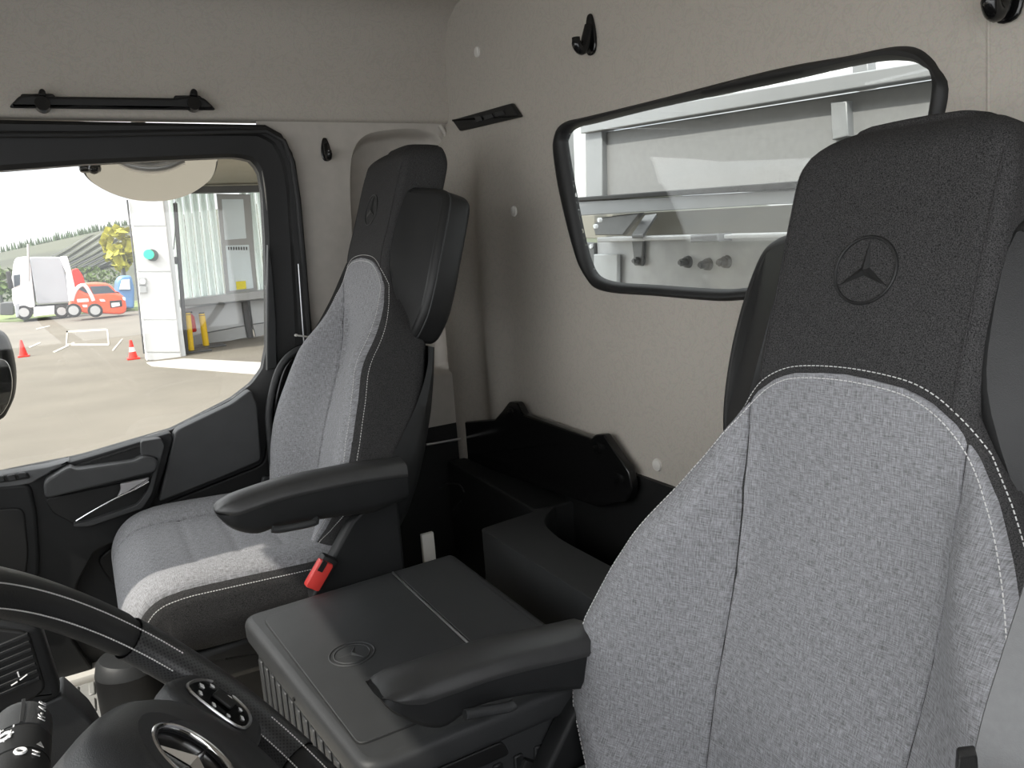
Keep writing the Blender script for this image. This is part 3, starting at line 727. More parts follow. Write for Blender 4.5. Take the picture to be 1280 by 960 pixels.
def armrest(seat, y0, m, prof_top, prof_bot, lever, wd=.072):
    """prof_top / prof_bot: matching (x, z) points from the tip to the pivot; y0 is the face turned to the cab middle"""
    n = 34
    T = resample([Vector((x, 0, z)) for x, z in smooth2(prof_top)], n, closed=False); B = resample([Vector((x, 0, z)) for x, z in smooth2(prof_bot)], n, closed=False)
    mb = MB(); Lp = []; Ls = []
    for t, b in zip(T, B):
        hgt = (t - b).length; dn = (b - t).normalized(); r = min(.022, hgt * .36)
        def q(y, k): return Vector((0, y0 - m * y, 0)) + t + dn * k
        cut = min(.030, hgt * .52)
        k_ = 1 if wd > 0 else -1
        Lp.append([q(.002 * k_, cut), q(.0, cut * .8), q(.001 * k_, r), q(.004 * k_, r * .42), q(.013 * k_, .004), q(wd * .4, 0), q(wd * .6, 0), q(wd - .013 * k_, .004), q(wd - .004 * k_, r * .42), q(wd - .001 * k_, r), q(wd, cut * .8), q(wd - .002 * k_, cut)])
        Ls.append([q(.006 * k_, cut - .002), q(.005 * k_, cut + (hgt - cut) * .7), q(.009 * k_, hgt - .004), q(.017 * k_, hgt), q(wd - .017 * k_, hgt), q(wd - .009 * k_, hgt - .004), q(wd - .005 * k_, cut + (hgt - cut) * .7), q(wd - .006 * k_, cut - .002)])
    def taper(L):
        out = []
        for i, row in enumerate(L):
            f = (1, .55, .28, .10, .02)[i] if i < 5 else 0
            c = sum(row, Vector()) / len(row); out.append([c + (p - c) * (1 - .55 * f) for p in row])
        return out
    a_ = MB(); a_.loops(taper(Lp)); pad = a_.build('armrest', M['arm'], seat, smooth=60)
    a_ = MB(); a_.loops(taper(Ls)); a_.build('armrest_shell', M['plastic'], pad, smooth=60)
    a_ = MB(); a_.tube(smooth_loop([Vector((x, y0 + (m * .002 if wd > 0 else -.006), z)) for x, z in lever], 4, closed=False), .0065, 10); a_.build('tilt_lever', M['plastic_mid'], pad)
def smooth2(p): return [(v.x, v.y) for v in smooth_loop([Vector((a, b, 0)) for a, b in p], 5, closed=False)]
def xz(pts, Y): return [(p.x, p.z) for p in PX(pts, Y=Y)]

def arm_passenger(seat, P, m, o):
    Y = 1.295
    armrest(seat, Y, m, xz([(271,640),(282,630),(310,619),(360,603),(430,588),(480,580),(509,577)], Y), xz([(275,652),(290,664),(322,671),(352,662),(420,650),(470,643),(513,625)], Y), xz([(340,661),(352,661),(392,653),(393,648)], Y))
def arm_driver(seat, P, m, o):
    Y = .835
    armrest(seat, Y - .075, m * -1 * -1, xz([(463,858),(480,842),(540,818),(620,794),(690,779),(712,774),(722,772)], Y - .02), xz([(468,868),(492,892),(545,911),(590,884),(660,868),(700,864),(722,862)], Y - .06), xz([(578,890),(600,886),(632,881),(640,877)], Y - .075), wd=-.075)
seat_p = build_seat((.597, 1.66, .0890), -1, .33, 'grey passenger seat by the far window with sunlit cushion', arm_passenger, .82, .85, 1.0, -.018)
seat_d = build_seat((.704, .505, -.0545), 1, .27, 'large grey driver seat in the foreground with black headrest wings', arm_driver)

# ================================================================== console between the seats
ZL = -.60
con = empty('centre_console', (.36, 1.05, FLOOR), 'charcoal storage box with hinged lid between the two seats', 'console')
def off(p, **k): return Vector((p.x + k.get('x', 0), p.y + k.get('y', 0), p.z + k.get('z', 0)))
top = [Vector((.160, 1.306, ZL)), Vector((.572, 1.320, ZL)), Vector((.572, .800, ZL)), Vector((.207, .800, ZL))]
mb = MB(); mb.slab(rnd(top, [.03, .02, .02, .03], 5), (0, 0, -.045), .013, 4); mb.build('top_frame', M['plastic_mid'], con)
body = [Vector((.176, 1.294, ZL - .04)), Vector((.56, 1.306, ZL - .04)), Vector((.56, .815, ZL - .04)), Vector((.222, .815, ZL - .04))]
mb = MB(); mb.slab(rnd(body, .012, 3), (0, 0, FLOOR - ZL + .04), .003); mb.build('body', M['plastic_mid'], con)
lid = [Vector((.190, 1.268, ZL - .0005)), Vector((.432, 1.284, ZL - .0005)), Vector((.434, .845, ZL - .0005)), Vector((.218, .845, ZL - .0005))]
mb = MB(); mb.slab(rnd(lid, [.022, .006, .006, .012], 4), (0, 0, .0030), .0012); ld = mb.build('lid', M['plastic_mid'], con)
lid2 = [Vector((.441, 1.290, ZL - .0005)), Vector((.552, 1.298, ZL - .0005)), Vector((.552, .845, ZL - .0005)), Vector((.443, .845, ZL - .0005))]
mb = MB(); mb.slab(rnd(lid2, [.006, .014, .014, .006], 4), (0, 0, .0030), .0012); mb.build('rear_lid', M['plastic_mid'], con)
mb = MB(); mb.tube([Vector((.4375, 1.300, ZL + .0012)), Vector((.4385, .845, ZL + .0012))], .0022, 8); mb.build('hinge_line', M['satin'], con, label='pale hinge strip between the two lids')
ol = inset(rnd(lid, [.022, .006, .006, .012], 4), Vector((0, 0, 1)), -.0015)
mb = MB(); mb.tube([off(p, z=.0006) for p in ol], .0016, 6, closed=True); mb.build('lid_gap', M['plastic_black'], con)
# round emblem pressed into the lid
c = at(440, 817, Z=ZL + .0026); mb = MB()
mb.tube([c + Vector((.034 * math.cos(q), .034 * math.sin(q), 0)) for q in [2 * math.pi * k / 40 for k in range(40)]], .0016, 8, closed=True)
mb.tube([c + Vector((.027 * math.cos(q), .027 * math.sin(q), 0)) for q in [2 * math.pi * k / 40 for k in range(40)]], .0014, 8, closed=True)
er = mb.build('emblem_ring', M['plastic_mid'], ld, kind=None)
mb = MB(); tips = []
for k in range(3):
    q = math.pi + k * 2 * math.pi / 3; tips.append((.026 * math.cos(q), .026 * math.sin(q))); q2 = q + math.pi / 3; tips.append((.0045 * math.cos(q2), .0045 * math.sin(q2)))
vs = [mb.bm.verts.new(c + Vector((x, y, -.0004))) for x, y in tips]; vc = mb.bm.verts.new(c + Vector((0, 0, .003)))
for i in range(6): mb.face((vs[i], vs[(i + 1) % 6], vc))
mb.face(vs[::-1]); mb.build('emblem_star', M['plastic_mid'], ld, smooth=0)
# upright ribs on the front and on the driver's side, the pull recess
fa, fb = Vector((.176, 1.294, 0)), Vector((.222, .815, 0)); fn = Vector((-.99, -.09, 0)).normalized()
for k in range(15):
    p = fa.lerp(fb, .06 + .88 * k / 14); mb = MB(); mb.box(p + fn * .001 + Vector((0, 0, ZL - .17)), (.006, .018, .20), Matrix.Rotation(math.atan2(fn.y, fn.x), 3, 'Z'), bev=.002, seg=1); mb.build('rib', M['plastic_mid'], con)
mb = MB(); mb.box(fa.lerp(fb, .45) + fn * .003 + Vector((0, 0, ZL - .050)), (.008, .47, .008), Matrix.Rotation(math.atan2(fn.y, fn.x), 3, 'Z'), bev=.002); mb.build('front_edge', M['plastic_mid'], con)
for k in range(10):
    mb = MB(); mb.box(Vector((.262 + .032 * k, .814, ZL - .19)), (.014, .006, .22), bev=.002, seg=1); mb.build('rib', M['plastic'], con)
mb = MB(); mb.slab(rnd([Vector((.26, .812, ZL - .050)), Vector((.40, .812, ZL - .050)), Vector((.41, .812, ZL - .074)), Vector((.25, .812, ZL - .074))], .008, 3), (0, .006, 0), .002); mb.build('pull_recess', M['plastic_black'], con)
mb = MB(); q_ = fa.lerp(fb, .52) + fn * .004 + Vector((0, 0, ZL - .028)); mb.cyl(q_, q_ + fn * .014, .004, .003, 12); mb.build('lock_button', M['plastic_black'], con)

# ================================================================== steering wheel
wc = Vector((.008, .50, -.331)); tl = R_(48)
wu = Vector((0, 1, 0)); wv = Vector((-math.cos(tl), 0, math.sin(tl))); wn = Vector((math.sin(tl), 0, math.cos(tl)))
RW = .206
def wp(th, r, d=0): return wc + (wu * math.cos(th) + wv * math.sin(th)) * r + wn * d
whl = empty('steering_wheel', wc - wn * .3, 'black leather steering wheel with white seams at the lower left', 'steering wheel')
def rim(t0, t1, n, name, mat, grow=0, label=None):
    mb = MB(); L = []
    for i in range(n + 1):
        th = t0 + (t1 - t0) * i / n; ct = (wu * math.cos(th) + wv * math.sin(th))
        sh_ = 1 if 0 < i < n else .90
        L.append([wp(th, RW) + ct * (.0235 + grow) * sh_ * math.cos(q) + wn * (.0165 + grow) * sh_ * math.sin(q) for q in [2 * math.pi * k / 20 for k in range(20)]])
    mb.loops(L); return mb.build(name, mat, whl, smooth=60, label=label)
m_, t_, b_ = newmat('perforated black leather'); b_.inputs['Roughness'].default_value = .4
tc_ = N(t_, 'ShaderNodeTexCoord'); vo = N(t_, 'ShaderNodeTexVoronoi', Scale=300.0, Randomness=.0); vo.voronoi_dimensions = '2D'; mpv = N(t_, 'ShaderNodeMapping'); mpv.inputs['Rotation'].default_value = (0, 0, R_(45))
rp = N(t_, 'ShaderNodeValToRGB'); rp.color_ramp.elements[0].position = .22; rp.color_ramp.elements[0].color = (.001, .002, .002, 1); rp.color_ramp.elements[1].position = .32; rp.color_ramp.elements[1].color = (.03, .03, .031, 1)
t_.links.new(tc_.outputs['UV'], mpv.inputs['Vector']); t_.links.new(mpv.outputs[0], vo.inputs['Vector']); t_.links.new(vo.outputs['Distance'], rp.inputs['Fac']); t_.links.new(rp.outputs['Color'], b_.inputs['Base Color'])
bp_ = N(t_, 'ShaderNodeBump', Strength=.6, Distance=.001); t_.links.new(rp.outputs['Color'], bp_.inputs['Height']); t_.links.new(bp_.outputs[0], b_.inputs['Normal'])
M['perf'] = m_
TA, TB = R_(6), R_(-47)
rim(TA, R_(180), 60, 'rim_leather', M['leather'])
mb = MB()
def gp(u, v):
    ct = wu * math.cos(u) + wv * math.sin(u); return wp(u, RW) + ct * .0239 * math.cos(v) + wn * .0169 * math.sin(v)
mb.grid(gp, [TB + (TA - TB) * k / 48 for k in range(49)], [2 * math.pi * k / 28 for k in range(29)], lambda u, v: (u * RW, v * .021)); mb.build('rim_grip', M['perf'], whl, smooth=60, label='perforated leather grip')
rim(R_(-180), TB, 80, 'rim_leather', M['leather'])
for off_, lo, hi in ((2.12, -90, 175), (3.05, -90, 175)):
    mb = MB(); n = 330
    for k in range(n):
        for _ in (0,):
            ths = [R_(lo + (hi - lo) * (k + f) / n) for f in (0, .62)]
            if R_(-36) < ths[0] < R_(-7): continue
            pp = []
            for th in ths:
                ct = (wu * math.cos(th) + wv * math.sin(th)); pp.append(wp(th, RW) + ct * .0242 * math.cos(off_) + wn * .0172 * math.sin(off_))
            mb.tube(pp, .0006, 4, cap=False)
    mb.build('stitching', M['thread'], whl, kind='stuff')
# hub pad, spokes, buttons
mb = MB(); L = []
hr_ = [(.042,.056),(.082,.030),(.112,-.006),(.122,-.04),(.117,-.08),(.092,-.112),(.05,-.128)]
hubo = [(0,.068)] + hr_ + [(0,-.132)] + [(-a, b) for a, b in hr_[::-1]]
hl = smooth_loop([Vector((a, b, 0)) for a, b in hubo], 5)
def wpl(a, b, d): return wc + wu * a + wv * b + wn * d
for s_, d_ in ((.96, -.07), (1.0, -.05), (1.0, -.012), (.985, -.003), (.95, .004), (.85, .011), (.65, .017), (.45, .0195)):
    L.append([wpl(p.x * s_, p.y * s_, d_) for p in hl])
# shallow dish for the badge
for s_, d_ in ((.36, .0195), (.33, .0185), (.31, .0150), (.15, .0145)):
    L.append([wpl(.0415 / .036 * .036 * math.cos(math.atan2(p.y, p.x)) * s_ / .33, .0415 * math.sin(math.atan2(p.y, p.x)) * s_ / .33 , d_) for p in hl])
mb.loops(L); hub = mb.build('hub_pad', M['plastic_mid'], whl, smooth=50)
mb = MB(); mb.tube([wpl(.033 * math.cos(q), .033 * math.sin(q), .0180) for q in [2 * math.pi * k / 48 for k in range(48)]], .0026, 10, closed=True); mb.build('badge_ring', M['chrome'], hub, label='chrome badge ring')
mb = MB(); mb.cyl(wpl(0, 0, .0140), wpl(0, 0, .0150), .031, .031, 40); mb.build('badge_disc', M['gloss_black'], hub)
mb = MB(); tips = []
for k in range(3):
    q = math.pi / 2 + k * 2 * math.pi / 3; tips.append((.032 * math.cos(q), .032 * math.sin(q))); q2 = q + math.pi / 3; tips.append((.006 * math.cos(q2), .006 * math.sin(q2)))
vs = [mb.bm.verts.new(wpl(x, y, .0155)) for x, y in tips]; vc = mb.bm.verts.new(wpl(0, 0, .0205))
for i in range(6): mb.face((vs[i], vs[(i + 1) % 6], vc))
mb.build('badge_star', M['chrome'], hub, smooth=0, label='chrome three-pointed star')
for sg in (1, -1):
    def rt(L): return [(a * math.cos(R_(-28)) - b * math.sin(R_(-28)), a * math.sin(R_(-28)) + b * math.cos(R_(-28))) for a, b in L]
    sp_ = [(.112,.052),(.150,.058),(.196,.046),(.203,.020),(.198,-.012),(.160,-.030),(.118,-.020)]
    mb = MB(); mb.slab(smooth_loop([wpl(sg * a, b, .008) for a, b in rt(sp_)], 4), -wn * .022, .006, 4); spk = mb.build('spoke', M['plastic_mid'], whl, smooth=50)
    bt = [(.128,.040),(.152,.046),(.184,.036),(.188,.016),(.180,-.006),(.156,-.014),(.130,-.006)]
    lp = smooth_loop([wpl(sg * a, b, .0095) for a, b in rt(bt)], 4)
    mb = MB(); mb.slab(lp, -wn * .006, .002); bpn = mb.build('button_panel', M['gloss_black'], spk)
    mb = MB(); mb.tube(lp, .0014, 8, closed=True); mb.build('button_bezel', M['satin'], spk)
    mb = MB(); mb.slab(rnd([wpl(sg * a, b, .0105) for a, b in rt(((.148, .026), (.168, .026), (.168, .006), (.148, .006)))], .003, 3), wn * .003, .001); mb.build('touch_pad', M['plastic_black'], spk)
    if sg > 0:
        for a, b, w_, h_ in ((.140,.034,.006,.003),(.157,.038,.006,.004),(.174,.032,.004,.004),(.179,.014,.004,.004),(.170,.0,.004,.003),(.155,-.006,.006,.003),(.138,.004,.004,.003),(.137,.019,.006,.003)):
            a, b = rt([(a, b)])[0]; cc = wpl(a, b, .0097); mb = MB(); mb.slab([cc + wu * x * w_ / 2 + wv * y * h_ / 2 for x, y in ((-1, 1), (1, 1), (1, -1), (-1, -1))], wn * .0006, 0); mb.build('button_symbol', M['print'], spk)
mb = MB(); mb.cyl(wpl(0, -.02, -.06), wpl(0, -.02, -.34), .055, .07, 24); mb.build('steering_column', M['plastic_black'], whl)

# ================================================================== multifunction stalk behind the wheel
st = empty('gear_stalk', at(30, 900, Y=.68), 'black stalk with white gear marks at the lower left corner', 'stalk')
A_ = at(27, 906, Y=.68); rB = .0215
def sk(y, q, r=None):
    """point on the stalk barrel, y back along it, q round it from straight up"""
    r = rB if r is None else r
    return A_ + Vector((math.sin(q) * r, -y, math.cos(q) * r * .92))
mb = MB(); L = []
for y, r in ((-.013, .004), (-.0115, .011), (-.008, .0165), (-.003, .0195), (.004, .0212), (.014, rB), (.034, rB)):
    L.append([sk(y, 2 * math.pi * k / 32, r) for k in range(32)])
mb.loops(L); mb.build('end_cap', M['plastic_mid'], st, smooth=60)
mb = MB(); mb.loops([[sk(y, 2 * math.pi * k / 32, r) for k in range(32)] for y, r in ((.036, rB - .003), (.0365, rB), (.068, rB), (.0685, rB - .003))]); mb.build('rotary_collar', M['plastic_black'], st, smooth=40)
mb = MB(); mb.loops([[sk(y, 2 * math.pi * k / 32, r) for k in range(32)] for y, r in ((.070, rB - .003), (.0705, rB), (.10, rB * .97), (.125, rB * .7), (.17, .009), (.20, .008))]); mb.build('stalk_arm', M['plastic_black'], st, smooth=40)
mb = MB(); mb.slab([sk(y, q, rB + .0002) for y, q in ((-.002, R_(8)), (.034, R_(8)), (.034, R_(14)), (-.002, R_(14)))], (.0006, 0, .0006), 0); mb.build('groove', M['plastic_black'], st)
def sk_text(txt, y, q, size, name='marking'):
    p = sk(y, q, rB + .0004); n = Vector((math.sin(q), 0, math.cos(q))); x = Vector((0, 1, 0)); yv = n.cross(x)
    return text_mesh(txt, size, Matrix(((x.x, yv.x, n.x, p.x), (x.y, yv.y, n.y, p.y), (x.z, yv.z, n.z, p.z), (0, 0, 0, 1))), name, M['print'], st)
for tx, y in (('M', .024), ('\u2022', .0175), ('A', .009), ('R', .001)): sk_text(tx, y, R_(50), .0088)
sk_text('+', .037, R_(-22), .010); sk_text('-', .037, R_(-2), .010); sk_text('N', .076, R_(44), .0085)
for y, q, r in ((.048, R_(-14), .0042), (.075, R_(16), .0032)):
    p = sk(y, q, rB + .0005); n = Vector((math.sin(q), 0, math.cos(q))); x = Vector((0, 1, 0)); yv = n.cross(x)
    mb = MB(); mb.tube([p + x * r * math.cos(t) + yv * r * math.sin(t) for t in [2 * math.pi * k / 24 for k in range(24)]], .0012, 6, closed=True)
    if r > .004:
        for k in range(8):
            t = 2 * math.pi * k / 8; d = x * math.cos(t) + yv * math.sin(t); mb.tube([p + d * (r + .0008), p + d * (r + .0022)], .0006, 5)
    mb.build('ring_mark', M['print'], st)
p = sk(.063, R_(50), rB + .0004); n = Vector((math.sin(R_(50)), 0, math.cos(R_(50)))); x = Vector((0, 1, 0)); yv = n.cross(x)
mb = MB(); mb.slab([p + x * .004, p - x * .002 + yv * .003, p - x * .002 - yv * .003], n * .0003, 0); mb.build('arrow_mark', M['print'], st)

# ================================================================== dashboard corner, footwell mat, canister
DY = .95
da = empty('dashboard', (-.3, DY, FLOOR), 'black dashboard side with air vent left of the steering column', 'dashboard')
mb = MB(); mb.slab(rnd([Vector((-.62, DY, -.34))] + PX([(0,772),(44,781),(52,790),(76,866),(72,874),(0,904)], Y=DY) + [Vector((-.62, DY, -.56))], .008, 3), (0, .03, 0), .008); face_ = mb.build('vent_housing', M['plastic'], da)
mb = MB(); mb.slab(rnd(PX([(-40,782),(36,790),(58,862),(40,876),(-40,905)], Y=DY - .003), .008, 3), (0, .008, 0), .003); vt = mb.build('air_vent', M['plastic_black'], da)
for k in range(7):
    x0, y0 = -30 + 3 * k, 800 + 9 * k
    mb = MB(); mb.slab(PX([(x0, y0 + 18), (34 + 2.4 * k, y0 - 8), (36 + 2.4 * k, y0 - 4), (x0, y0 + 23)], Y=DY - .006), (0, .006, 0), .001); mb.build('slat', M['plastic'], vt)
mb = MB(); mb.tube(PX([(14,857),(22,852)], Y=DY - .007), .0008, 5); mb.tube(PX([(25,850),(34,843)], Y=DY - .007), .0008, 5); mb.tube(PX([(22,840),(24,846)], Y=DY - .007), .0008, 5); mb.build('vent_mark', M['print'], vt, kind='stuff')
mb = MB(); mb.slab(rnd(PX([(-40,918),(72,872),(79,868),(112,898),(150,960),(-40,1000)], Y=DY + .006), .005, 3), (0, .05, 0), .004); mb.build('lower_panel', M['plastic_mid'], da)
mb = MB(); mb.slab(rnd([Vector((-.90, .1, -.30)), Vector((-.40, .1, -.30)), Vector((-.30, .1, -.36)), Vector((-.34, .1, -.60)), Vector((-.90, .1, -.60))], .03, 4), (0, .83, 0), .02); mb.build('instrument_body', M['plastic_black'], da)
mb = MB(); mb.slab(rnd([Vector((-.90, .98, -.46)), Vector((-.62, .98, -.46)), Vector((-.56, .98, -.52)), Vector((-.60, .98, -.70)), Vector((-.90, .98, -.70))], .03, 4), (0, .95, 0), .02); mb.build('passenger_side', M['plastic_black'], da)

mt = empty('floor_mat', (-.1, 1.75, FLOOR), 'ribbed grey rubber mat in the passenger footwell', 'mat')
mz = FLOOR + .012
mo = [Vector((-.55, 1.30, mz - .012)), Vector((-.55, 1.92, mz - .012)), Vector((.02, 1.92, mz - .012)), Vector((.08, 1.72, mz - .012)), Vector((.02, 1.45, mz - .012)), Vector((-.02, 1.30, mz - .012))]
mb = MB(); mb.slab(rnd(mo, .04, 5), (0, 0, .012), .004); mb.build('mat_sheet', M['mat_rubber'], mt)
for r_ in range(6):
    for k in range(11):
        x = -.33 + .032 * k; y = 1.88 - .078 * r_
        if x > .0 + .03 * (r_ < 2): continue
        mb = MB(); mb.box(Vector((x, y, mz + .0015)), (.013, .058, .006), bev=.0025, seg=1); mb.build('mat_rib', M['mat_rubber'], mt)

ca = empty('canister', (.0, 1.6, FLOOR), 'short black canister with sloping grey top standing on footwell mat', 'canister')
cb = at(174, 900, Z=FLOOR + .016)
sc_c = cb.length / 950 * 1.06
cr_ = 31 * sc_c; chh = 62 * sc_c
mb = MB(); L = []
for t, r in ((0, .94), (.06, 1), (.75, 1), (.93, .985)):
    L.append([cb + Vector((cr_ * r * math.cos(q), cr_ * r * math.sin(q), chh * t)) for q in [2 * math.pi * k / 32 for k in range(32)]])
mb.loops(L); mb.build('can_body', M['plastic_black'], ca, smooth=40)
mb = MB(); mb.loops([[cb + Vector((cr_ * r * math.cos(q), cr_ * r * math.sin(q), chh * t - cr_ * r * .15 * math.cos(q) * (t > .94))) for q in [2 * math.pi * k / 32 for k in range(32)]] for t, r in ((.932, .985), (1.04, .90), (1.10, .80), (1.11, .5))]); mb.build('grey_top', M['plastic_mid'], ca, smooth=40, label='grey sloping top')
mb = MB(); mb.box(cb + Vector((-cr_ * 1.02, -.01, .02)), (.04, .03, .02), bev=.005); mb.build('clip', M['plastic_black'], ca)

# ================================================================== seat belts
def band(name, pts, wdir, w, mat, parent, th=.0014):
    pts = [Vector(p) for p in pts]; mb = MB(); L = []
    for i, p in enumerate(pts):
        t = (pts[min(i + 1, len(pts) - 1)] - pts[max(i - 1, 0)]).normalized()
        wd = wdir[i] if isinstance(wdir, list) else wdir
        wd = (Vector(wd) - t * Vector(wd).dot(t)).normalized(); n = t.cross(wd)
        L.append([p + wd * w / 2 + n * th / 2, p - wd * w / 2 + n * th / 2, p - wd * w / 2 - n * th / 2, p + wd * w / 2 - n * th / 2])
    mb.loops(L); return mb.build(name, mat, parent, smooth=30)
sb = empty('seat_belt', at(400, 430, Y=1.90), 'black seat belt hanging from the pillar beside the passenger seat', 'seat belt')
bp = smooth_loop([at(441, 330, Y=1.965), at(424, 372, Y=1.955), at(404, 412, Y=1.945), at(390, 440, Y=1.935), at(373, 488, Y=1.925), at(360, 540, Y=1.915), at(347, 604, Y=1.905)], 5, closed=False)
nb = len(bp)
band('webbing', bp, [Vector((.35, -.5, .1)).lerp(Vector((1, -.35, .2)), i / nb) for i in range(nb)], .047, M['webbing'], sb)
mb = MB(); c = at(403, 420, Y=1.93); mb.box(c, (.055, .022, .016), Matrix.Rotation(R_(-20), 3, 'Y'), bev=.004); mb.box(c + Vector((-.004, -.004, -.022)), (.026, .018, .03), Matrix.Rotation(R_(-30), 3, 'Y'), bev=.004); mb.build('belt_tongue', M['plastic_black'], sb)
mb = MB(); mb.tube(smooth_loop([at(398, 421, Y=1.918), at(386, 421, Y=1.912), at(370, 419, Y=1.905)], 4, closed=False), .0022, 8); mb.ball(at(370, 419, Y=1.905), .004, (1.2, 1, 1), 1); mb.build('white_tag', M['white_plastic'], sb, kind='stuff', label='thin white tag tied to the belt tongue')
mb = MB(); mb.slab(rnd(PX([(329,596),(351,598),(349,614),(326,612)], Y=1.898), .006, 3), (0, .014, 0), .003); mb.build('belt_anchor', M['plastic_mid'], sb, label='grey belt anchor')

sb2 = empty('seat_belt', at(1250, 860, Y=.22), 'grey seat belt strap at right edge beside the driver seat', 'seat belt')
bp = smooth_loop([at(1375, 600, Y=.24), at(1345, 700, Y=.235), at(1322, 780, Y=.23), at(1298, 860, Y=.225), at(1272, 950, Y=.22), at(1255, 1020, Y=.22)], 5, closed=False)
M['webbing_grey'] = plain('grey belt webbing', g(.09), .5, var=.06, vscale=200, bump=.2, bscale=900)
band('webbing', bp, Vector((.80, -.55, 0)), .050, M['webbing_grey'], sb2)
mb = MB(); mb.slab(rnd(PX([(1198,947),(1222,944),(1224,975),(1196,975)], Y=.215), .003, 3), (.008, .006, 0), .001); mb.build('strap_stop', M['plastic_black'], sb2)
# buckle stalk low beside the driver seat
db = empty('belt_buckle', at(738, 945, Y=.80), 'grey and black belt buckle below the left edge of driver backrest', 'buckle')
mb = MB(); mb.slab(rnd(PX([(741,926),(760,938),(770,975),(712,975),(722,950)], Y=.79), .006, 3), (0, .03, 0), .004); mb.build('buckle_case', M['plastic_black'], db)
mb = MB(); mb.slab(rnd(PX([(735,935),(741,939),(728,962),(720,960)], Y=.786), .003, 3), (0, .01, 0), .001); mb.build('metal_plate', M['satin'], db)
mb = MB(); c = at(741, 945, Y=.786); mb.tube([c + Vector((.006 * math.cos(t), 0, .007 * math.sin(t))) for t in [2 * math.pi * k / 20 for k in range(20)]], .0013, 6, closed=True); mb.build('release_ring', M['satin'], db)
mb = MB(); mb.tube(PX([(733,962),(750,938)], Y=.785), .0015, 6); mb.build('metal_edge', M['satin'], db)

# ================================================================== outside the passenger window
GZ = GROUND
M['asphalt'] = plain('pale concrete yard', (.140, .125, .100), .9, var=.12, vscale=.6, bump=.3, bscale=40)
M['concrete'] = plain('sunlit ground strip', (.40, .385, .355), .85, var=.06, vscale=2)  # paler tone for sunlight on the ground before the bay
M['white_panel'] = plain('white cladding', (.62, .62, .61), .5, var=.02, vscale=2)
M['grey_panel'] = plain('light grey cladding', (.46, .47, .47), .5, var=.03, vscale=2)
M['soffit'] = plain('beige soffit boards', (.34, .32, .26), .7, var=.05, vscale=2)
M['grey_frame'] = plain('grey frame metal', (.36, .365, .36), .45, var=.04, vscale=3)
M['poly'] = bpy.data.materials.new('translucent white ribbed sheet'); M['poly'].use_nodes = True
t_ = M['poly'].node_tree; t_.nodes.clear()
d1 = N(t_, 'ShaderNodeBsdfDiffuse', Color=(.93, .97, .955, 1)); d2 = N(t_, 'ShaderNodeBsdfTranslucent', Color=(.93, .97, .955, 1)); d3 = N(t_, 'ShaderNodeMixShader'); d4 = N(t_, 'ShaderNodeOutputMaterial')
d3.inputs[0].default_value = .6
t_.links.new(d1.outputs[0], d3.inputs[1]); t_.links.new(d2.outputs[0], d3.inputs[2]); t_.links.new(d3.outputs[0], d4.inputs['Surface'])
M['dark_metal'] = plain('dark grey steel', g(.07), .5)
M['yellow'] = plain('yellow paint', (.80, .52, .02), .45, var=.05)
M['red'] = plain('red paint', (.68, .03, .02), .4, var=.05)
M['orange_red'] = plain('orange red car paint', (.78, .09, .025), .25, var=.03, coat=.6)
M['green_lamp'] = plain('green lamp glass', (.02, .55, .30), .2, emit=((.02, .6, .3), .5))
M['white_paint'] = plain('white lorry paint', (.82, .83, .84), .3, var=.02, coat=.5)
M['lorry_grey'] = plain('silver grey lorry side', (.36, .375, .40), .4, var=.03, vscale=2)
M['car_glass'] = plain('dark car glass', (.05, .07, .09), .08, var=.1)
M['tyre'] = plain('black tyre', g(.02), .8)
M['wheel_rim'] = plain('grey wheel rim', g(.5), .35, metal=.6)
M['blue'] = plain('blue van paint', (.10, .22, .42), .3)
M['grass'] = plain('meadow grass', (.17, .22, .075), .95, var=.4, vscale=.25)
M['far_grass'] = plain('hillside grass', (.06, .066, .042), .95, var=.3, vscale=.05)
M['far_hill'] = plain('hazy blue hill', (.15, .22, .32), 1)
M['leaf_yellow'] = plain('yellow green leaves', (.40, .38, .05), .9, var=.35, vscale=2)
M['leaf_dark'] = plain('dark conifer needles', (.07, .10, .06), .95, var=.4, vscale=.4)
M['leaf_green'] = plain('mid green leaves', (.08, .12, .035), .95, var=.4, vscale=1)
M['reflection'] = plain('pale window reflection row', (.20, .205, .205), .4, var=.08, vscale=1)  # tone of the striped window reflection laid over the hill
M['reflection_tone'] = plain('pale window reflection on ground', (.36, .34, .30), .8, var=.12, vscale=6)  # tone of window glass reflections laid on the ground
M['sticker'] = plain('yellow sticker', (.85, .72, .05), .5)

mb = MB(); mb.box((10, 28.0, GZ - .05), (130, 52.5, .1)); structure(mb.build('floor.001', M['asphalt'])).name = 'ground'
def g_pt(px, py): return at(px, py, Z=GZ)
# pale strokes on the yard, standing in for reflections in the side window
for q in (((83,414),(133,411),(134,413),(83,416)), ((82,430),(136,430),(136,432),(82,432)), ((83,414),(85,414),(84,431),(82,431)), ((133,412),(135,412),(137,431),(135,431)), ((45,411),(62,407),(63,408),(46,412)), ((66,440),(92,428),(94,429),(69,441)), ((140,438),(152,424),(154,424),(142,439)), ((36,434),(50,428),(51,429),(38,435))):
    mb = MB(); mb.slab([g_pt(x, y) for x, y in q], (0, 0, .012), 0); tag(mb.build('reflection_mark', M['reflection_tone'], smooth=0), kind='structure')

def quad(name, px4, Y, th, mat, parent, bev=.0, label=None):
    mb = MB(); mb.slab(PX(px4, Y=Y), (0, th, 0), bev); return mb.build(name, mat, parent, smooth=30, label=label)
